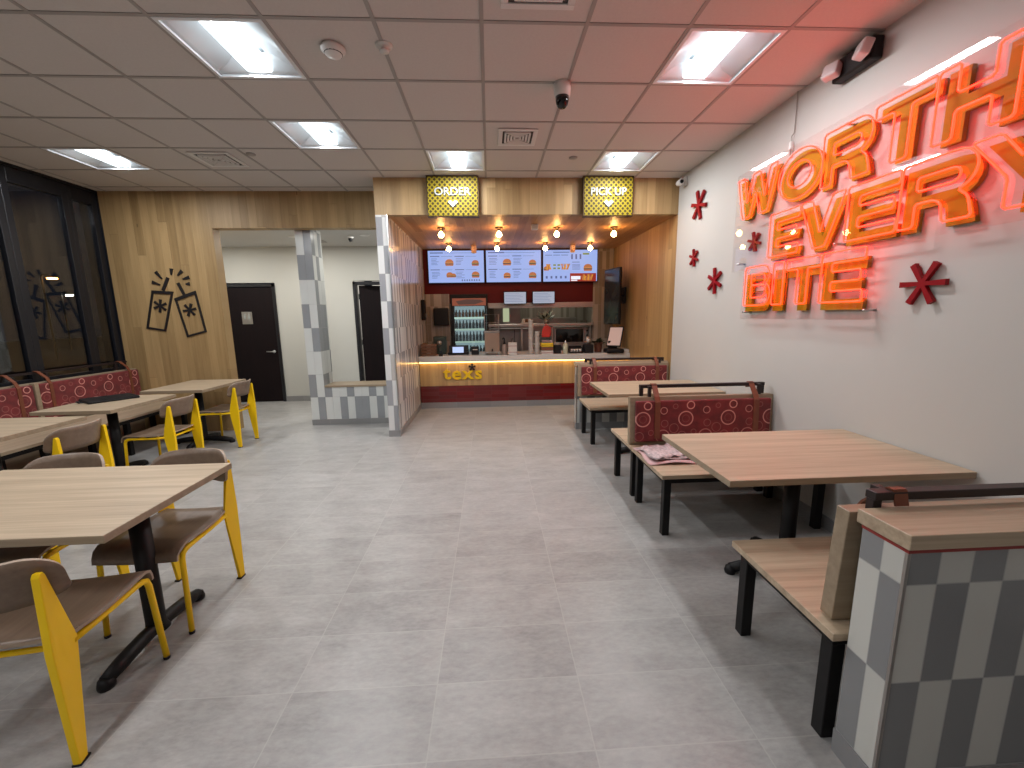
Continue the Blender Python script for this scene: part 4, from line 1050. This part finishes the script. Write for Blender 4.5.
# ================================================================== BOOTHS
def legbox(mb, x, y, z1, s=.05): mb.box(x - s / 2, x + s / 2, y - s / 2, y + s / 2, 0, z1, M['black'], .003)
def strap(mb, x, yf, zt, th=.045):
    """leather strap over the rail, down the cushion front; yf = cushion front"""
    w = .0225; g = .004
    path = [(yf - .006, .06), (yf - .008, zt - .16), (yf + .018, zt + .012), (yf + .052, zt + .014), (yf + .062, zt - .06)]
    for (a, b_), (c, d) in zip(path, path[1:]):
        n = Vector((-(d - b_), c - a)).normalized() * g
        mb.prism([(a - n.x, b_ - n.y), (a + n.x, b_ + n.y), (c + n.x, d + n.y), (c - n.x, d - n.y)], x - w, x + w, M['leather'], 'yz')
def bench(name, loc, rz, label, back, L=1.18, depth=.60, straps=True, backz=(.475, .885), railz=.985, legs=((.055, .075), (.055, .56)), cushion=True):
    """local frame: X from aisle end towards the wall, sitter looks to -Y, back at +Y"""
    t = thing(name, loc, rz, label, 'bench')
    g = B(); g.box(0, L, 0, depth, .432, .462, M['wood_x'], .003); g.build('seat', t)
    g = B()
    for y in (.03, depth - .08): g.box(.03, L - .03, y, y + .05, .39, .431, M['black'], .002)
    for x in (.031, L - .081): g.box(x, x + .05, .08, depth - .08, .391, .430, M['black'], .002)
    g.build('seat_frame', t)
    for lx in (.056, L - .056):
        for ly in (.055, depth - .055):
            g = B(); legbox(g, lx, ly, .39); g.build('leg', t)
    if back:
        yb0 = depth + .05 if back > 0 else .49
        zb0, zb1 = backz
        hgt = zb1 - zb0; lean = R(2.5); cl, sl = math.cos(lean), math.sin(lean)
        xa, xb = (0, L - .04) if back < 0 else (0, L)
        def lm(): return Matrix.Translation((0, yb0, zb0)) @ Matrix.Rotation(-lean, 4, 'X')
        g = B(); g.box(xa, xb, 0, .052, 0, hgt / cl, M['edge'], .003, mat=lm()); g.build('backrest', t)
        if cushion:
          g = B(); g.box(0, L - .075, -.035, 0, -(hgt - .05), 0, M['ring'], .012, 3)
          c = g.build('cushion', t, (.04, yb0 + (hgt - .03) * sl / cl, zb0 + hgt - .03)); c.rotation_euler = (-lean, 0, 0)
        ytop = yb0 + hgt * sl / cl
        x0, x1 = (.10, L - .05) if back > 0 else (.05, L - .085); yr = ytop + (.045 if back > 0 else .052)
        g = B()
        g.box(x0, x1, yr, yr + .04, railz - .028, railz, M['rail'], .003)
        for x in (x0, x1 - .03):
            g.box(x, x + .03, yr + .006, yr + .034, zb1 - .06, railz - .028, M['rail'], .002)
            q = .055 if x == x0 else -.055
            g.box(x + q, x + q + .025, yr - .018, yr + .0, railz - .026, railz - .006, M['rail'], .001)
            g.box(x + q, x + q + .025, yr - .045, yr - .018, zb1 - .002, railz - .006, M['rail'], .002)
        g.build('rail', t)
        if straps:
            for x in (.22, L - .17):
                g = B(); w = .0225
                path = [(yb0 - .040 + .06 * sl, zb0 + .05), (ytop - .042, zb1 - .04), (ytop - .02, zb1 + .0), (yr + .012, railz + .004), (yr + .034, railz + .004), (yr + .046, railz - .045)]
                for (a, b_), (c2, d2) in zip(path, path[1:]):
                    n = Vector((-(d2 - b_), c2 - a)).normalized() * .0035
                    g.prism([(a - n.x, b_ - n.y), (a + n.x, b_ + n.y), (c2 + n.x, d2 + n.y), (c2 - n.x, d2 - n.y)], x - w, x + w, M['leather'], 'yz')
                g.build('strap', t)
    return t
# bench nearest: sitter faces away from camera (+Y); local frame rotated 180 deg
bench('booth_bench', (2.39, 1.79, 0), R(180), 'nearest oak booth bench, against the tiled partition at the right edge', -1, L=1.235, depth=.60, cushion=False, backz=(.470, .892), railz=.974)
bench('booth_bench', (1.155, 2.61, 0), 0, 'oak booth bench with the newspaper lying on its seat', 1, L=1.237, depth=.625, backz=(.475, .872), railz=.965)
bench('booth_bench', (2.39, 3.82, 0), R(180), 'oak booth bench backing onto the newspaper bench, facing the counter', 0, L=1.235, depth=.565)
bench('booth_bench', (1.16, 4.70, 0), 0, 'farthest booth bench with red cushion, against the far low partition', 1, L=1.23, depth=.60, backz=(.475, .905), railz=.975)

def table(name, loc, W, D, label, topm, base, group=None, cat='table', bx=None):
    """W along x, D along y, loc at the middle on the floor"""
    t = thing(name, loc, 0, label, cat, group)
    g = B(); g.box(-W / 2, W / 2, -D / 2, D / 2, .728, .76, M['edge'], .003)
    g.box(-W / 2 + .0015, W / 2 - .0015, -D / 2 + .0015, D / 2 - .0015, .757, .7612, topm); g.build('table_top', t)
    def foot(mb, p0, p1):
        a, c = Vector(p0), Vector(p1); n = 8; pts = []; rr = []
        for k in range(n + 1):
            s = k / n; p = a.lerp(c, s); z = .034 + .030 * math.sin(math.pi * s)
            pts.append((p.x, p.y, z)); rr.append(.033 if 0 < k < n else .027)
        mb.tube(pts, rr, M['black'], 10)
        for q in (a, c): mb.lathe([(0, 0), (.030, 0), (.033, .014), (.028, .04), (0, .05)], (q.x, q.y, 0), M['black'], 12)
    for x in (bx or [0]):
        g = B(); g.lathe([(0, .05), (.055, .05), (.043, .075), (.041, .10), (.041, .722), (0, .722)], (x, 0, 0), M['black'], 28); g.build('pedestal', t)
        g = B(); g.box(x - .15, x + .15, -.12, .12, .718, .7275, M['black'], .002); g.build('mounting_plate', t)
        g = B()
        if base == 'T': foot(g, (x, -D * .36, 0), (x, D * .36, 0))
        else:
            foot(g, (x - .34, 0, 0), (x + .34, 0, 0)); foot(g, (x, -.28, 0), (x, .28, 0))
        g.build('base', t)
    return t
table('booth_table', (1.762, 2.20, 0), 1.26, .79, 'large oak booth table beside the newspaper bench, nearest on the right', M['wood_x'], 'X')
table('booth_table', (1.785, 4.40, 0), 1.215, .80, 'farther oak booth table between the two red cushioned benches', M['wood_x'], 'X')
table('dining_table', (-2.09, 1.91, 0), 1.22, .785, 'large near oak table at lower left with yellow-legged chairs around it', M['wood_x'], 'T', bx=[-.41, .40])
table('dining_table', (-3.835, 3.22, 0), .70, .82, 'oak table nearest the camera along the red banquette', M['wood_x'], 'X')
table('dining_table', (-3.825, 4.24, 0), .70, .80, 'oak banquette table with the black case lying on it', M['wood_x'], 'X')
table('dining_table', (-3.70, 5.30, 0), .70, .86, 'farthest oak banquette table, beside the oak wall', M['wood_x'], 'X')

def partition(y0, y1, label, mt, xl=1.197):
    t = thing('booth_partition', (0, 0, 0), 0, label, 'low wall')
    g = B(); g.box(xl, XW - .002, y0, y1, .092, .862, mt); g.box(xl - .003, xl + .007, y0 - .003, y0 + .006, .092, .862, M['steel']); g.build('tiled_body', t)
    g = B(); g.box(xl - .005, XW - .002, y0 - .004, y1 + .004, 0, .092, M['tile_g']); g.build('base_tile', t)
    g = B(); g.box(xl - .002, XW - .002, y0 - .003, y1 + .003, .862, .878, M['redtrim']); g.build('red_trim', t)
    g = B(); g.box(xl - .014, XW - .002, y0 - .014, y1 + .012, .878, .924, M['wood_x'], .003); g.build('oak_cap', t)
partition(1.031, 1.178, 'grey and white tiled partition with oak cap at the right edge', M['tile_p'])
partition(5.42, 5.54, 'white edged tiled partition behind the farthest booth bench', M['tile_p'], 1.15)

# newspaper
t = thing('newspaper', (1.43, 3.00, .4635), R(6), 'crumpled pink and white newspaper on the booth bench seat', 'newspaper')
rn = random.Random(5)
for q in range(3):
    g = B(); ni, nj = 13, 9; gr = []
    for i in range(ni):
        row = []
        for j in range(nj):
            u, v = i / (ni - 1) - .5, j / (nj - 1) - .5
            z = .006 + q * .011 + .010 * math.sin(u * 9 + q * 2) * math.cos(v * 7 + q) + (.016 * math.sin(u * 23 + q) * math.sin(v * 17) if q == 2 else 0) + .006 + (.018 * max(0, .5 - abs(v + .3)) if q else 0)
            sc = (.56, .40) if q == 0 else (.50 - q * .04, .34 - q * .03)
            row.append(Vector((u * sc[0] + .02 * math.sin(v * 6) * (q + 1) * .4 - q * .02, v * sc[1] + q * .02, max(z, .004 + q * .009))))
        gr.append(row)
    g.shell(gr, .002, M['paperpink'] if q == 0 else M['paper']); g.build('sheet', t, None, R(q * 9 - 6))
# black case on the table
t = thing('laptop_case', (-3.955, 4.39, .7615), R(-35), 'flat black laptop case lying on the banquette table', 'case')
g = B(); g.box(-.16, .16, -.2, .2, .001, .026, M['blackp'], .012, 3); g.build('shell', t)
g = B(); g.tube([(-.155, -.19, .0265), (.155, -.19, .0265), (.155, .19, .0265), (-.155, .19, .0265)], .002, M['rail'], 6, True); g.build('zip', t)
g = B(); g.tube([(-.05, -.2, .014), (-.045, -.235, .014), (.045, -.235, .014), (.05, -.2, .014)], .007, M['blackp']); g.build('handle', t)

# ================================================================== BANQUETTE along the windows
t = thing('banquette', (-4.21, 1.24, 0), R(90), 'long oak banquette with red ring cushions under the dark windows', 'bench')
LB = 4.6
g = B(); g.box(0, LB, 0, .56, .432, .462, M['wood_x'], .003); g.build('seat', t)
g = B(); g.box(.03, LB - .03, .03, .08, .385, .431, M['black'], .002); g.box(.03, LB - .03, .46, .51, .385, .431, M['black'], .002); g.build('seat_frame', t)
for k in range(6):
    for y in (.055, .48):
        g = B(); legbox(g, .06 + k * .895, y, .385); g.build('leg', t)
g = B(); g.box(0, LB, .64, .72, .0, .925, M['edge'], .003); g.build('back_panel', t)
for k in range(4):
    xb = LB - .02 - 1.31 * k; xa = max(xb - 1.26, .0)
    g = B(); g.box(0, xb - xa, -.045, 0, -.40, 0, M['ring'], .014, 3); c = g.build('cushion', t, (xa, .64, .915))
    g = B(); g.box(max(xa - .045, 0), max(xa - .005, .03), .585, .639, .47, .925, M['edge'], .003); g.build('divider', t)
    for x in (xa + .12, xb - .14):
        g = B(); w = .017
        path = [(.592, .60), (.590, .90), (.62, .965), (.70, 1.035), (.735, 1.04)]
        for (a, b_), (c2, d2) in zip(path, path[1:]):
            n = Vector((-(d2 - b_), c2 - a)).normalized() * .004
            g.prism([(a - n.x, b_ - n.y), (a + n.x, b_ + n.y), (c2 + n.x, d2 + n.y), (c2 - n.x, d2 - n.y)], x - w, x + w, M['leather'], 'yz')
        g.build('strap', t)
g = B(); g.box(.05, LB - .02, .725, .755, 1.01, 1.035, M['rail'], .003)
for k in range(6): g.box(.1 + k * .86, .13 + k * .86, .725, .755, .5, 1.01, M['rail'], .002)
g.build('rail', t)

# ================================================================== CHAIRS  (local: sitter looks to +Y)
def make_chair():
    t = thing('dining_chair', (0, 0, 0), 0, 'chair', 'chair', 'brown ply chairs with yellow blade legs')
    # seat: waterfall front, slight dish
    g = B(); gr = []
    prof = [(-.195, .462), (-.16, .455), (-.08, .449), (0, .448), (.08, .452), (.14, .458), (.185, .457), (.212, .444), (.228, .420), (.232, .395)]
    for y, z in prof:
        row = []
        for j in range(9):
            u = j / 4 - 1
            hw = .19 + .02 * min(1, (y + .2) / .3)
            if y > .2: hw -= .012 * (y - .2) / .03
            if y < -.15: hw -= .03 * (-.15 - y) / .045
            row.append(Vector((-u * hw, y, z + .006 * abs(u) ** 2)))
        gr.append(row)
    g.shell(gr, -.012, M['ply'], M['plyedge']); g.build('seat', t)
    # backrest: bent board with rounded ends
    g = B(); gr = []; n = 30
    for i in range(n + 1):
        u = math.sin((i / n - .5) * math.pi); row = []
        e = max(0, (abs(u) - .62) / .38)
        zt = .806 - .085 * (1 - math.sqrt(max(0, 1 - e * e))); zb = .628 + .035 * (1 - math.sqrt(max(0, 1 - e * e)))
        for j in range(6):
            s = j / 5; z = zb + (zt - zb) * s
            y = -.262 + .10 * u * u - .045 * (z - .63) / .2
            row.append(Vector((u * .218, y, z)))
        gr.append(row)
    g.shell(gr, .012, M['ply'], M['plyedge']); g.build('backrest', t)
    # rear blade legs
    for s in (-1, 1):
        g = B(); x = s * .182
        prof = [(-.246, 0), (-.210, 0), (-.150, .43), (-.149, .45), (-.221, .735), (-.228, .748), (-.240, .748), (-.247, .735), (-.258, .45)]
        n = len(prof)
        # thick at the rear fold, thin at the front edge
        def hw(y, z): return .0045 + .0085 * min(1, max(0, (-.15 - y) / .10))
        A = [g.bm.verts.new((x - hw(y, z), y, z)) for y, z in prof]; C = [g.bm.verts.new((x + hw(y, z), y, z)) for y, z in prof]
        fs = [g.bm.faces.new(A), g.bm.faces.new(C[::-1])] + [g.bm.faces.new((A[k], C[k], C[(k + 1) % n], A[(k + 1) % n])) for k in range(n)]
        bmesh.ops.recalc_face_normals(g.bm, faces=fs); g._fin(fs, M['yellow'])
        bmesh.ops.bevel(g.bm, geom=list(g.bm.edges), offset=.003, segments=2, affect='EDGES', profile=.5)
        for f in g.bm.faces: f.material_index = 0
        lg = g.build('rear_leg', t)
        f = B(); f.box(x - .015, x + .015, -.249, -.203, -.0005 + .0005, .008, M['blackp'], .002); f.build('glide', lg)
    for s in (-1, 1):
        g = B(); x0, x1 = s * .178, s * .195
        g.tube([(x0, -.165, .436), (x0, -.05, .428), (x1 - s * .003, .14, .432), (x1, .175, .43), (x1, .198, .418), (x1 + s * .001, .207, .39), (x1 + s * .009, .228, .012)], .0125, M['yellow'], 12)
        lg = g.build('front_leg', t)
        f = B(); f.lathe([(0, 0), (.0135, 0), (.0135, .014), (0, .014)], (x1 + s * .009, .228, 0), M['blackp'], 14); f.build('glide', lg)
    g = B(); g.tube([(-.178, -.17, .425), (.178, -.17, .425)], .011, M['yellow'], 10); g.build('stretcher', t); g = B(); g.tube([(-.19, .12, .424), (.19, .12, .424)], .009, M['yellow'], 10); g.build('stretcher', t)
    g = B()
    for s in (-1, 1): g.lathe([(0, 0), (.006, 0), (.006, .003), (0, .003)], (s * .182, -.14, .468), M['chrome'], 10)
    g.build('screw_caps', t)
    return t
chair = make_chair()
spots = [(-1.718, 1.517, 8, 'nearest yellow-legged chair at bottom left, its back to the camera'),
         (-1.745, 2.155, 180, 'yellow-legged chair across the near table, on the aisle side'),
         (-2.40, 2.135, 183, 'yellow-legged chair across the near table, on the window side'),
         (-3.345, 3.175, 90, 'yellow-legged chair at the nearest banquette table'),
         (-3.345, 4.215, 90, 'yellow-legged chair at the banquette table with the black case'),
         (-3.345, 5.24, 90, 'yellow-legged chair at the farthest banquette table by the oak wall')]
for k, (x, y, a, lb) in enumerate(spots):
    if k == 0:
        chair.location = (x, y, 0); chair.rotation_euler = (0, 0, R(a)); chair['label'] = lb
    else: dup(chair, (x, y, 0), R(a), lb)

# ================================================================== LIGHT, WORLD, CAMERA
def lamp(name, typ, loc, energy, col, size=.2, rot=(0, 0, 0)):
    l = bpy.data.lights.new(name, typ); l.energy = energy; l.color = col
    if typ == 'AREA': l.shape = 'SQUARE'; l.size = size
    else: l.shadow_soft_size = size
    o = bpy.data.objects.new(name, l); COL.objects.link(o); o.location = loc; o.rotation_euler = rot
    return o
lamp('kitchen_fill_lamp', 'AREA', (.6, 9.2, 2.78), 22, (1, .93, .82), .6)  # unseen lamp without a fixture, added to light the kitchen
lamp('side_room_lamp', 'AREA', (-2.1, 9.0, 2.88), 25, (1, .96, .9), .5)

w = bpy.data.worlds.new('night'); SC.world = w; w.use_nodes = True
w.node_tree.nodes['Background'].inputs[0].default_value = (.010, .014, .022, 1)
w.node_tree.nodes['Background'].inputs[1].default_value = .5

cam = bpy.data.cameras.new('camera'); cam.sensor_fit = 'HORIZONTAL'; cam.sensor_width = 36
cam.lens = 410.228 / 1024 * 36; cam.clip_start = .05; cam.clip_end = 200
co = bpy.data.objects.new('camera', cam); COL.objects.link(co)
Xv, Yv, Fv = Vector((.99845683, -.05351638, -.01483116)), Vector((.0234134, .16349767, .98626585)), Vector((.05035652, .98509112, -.16449837))
co.matrix_world = Matrix(((Xv.x, Yv.x, -Fv.x, 0), (Xv.y, Yv.y, -Fv.y, 0), (Xv.z, Yv.z, -Fv.z, 1.5598), (0, 0, 0, 1)))
SC.camera = co
vs = SC.view_settings
vs.view_transform = 'Standard'; vs.look = 'None'; vs.gamma = 1; vs.use_curve_mapping = False
vs.exposure = 0.0
cy = SC.cycles
cy.max_bounces = 8; cy.diffuse_bounces = 5; cy.glossy_bounces = 4; cy.transparent_max_bounces = 12
cy.sample_clamp_indirect = 6; cy.use_denoising = True
cy.caustics_reflective = False; cy.caustics_refractive = False
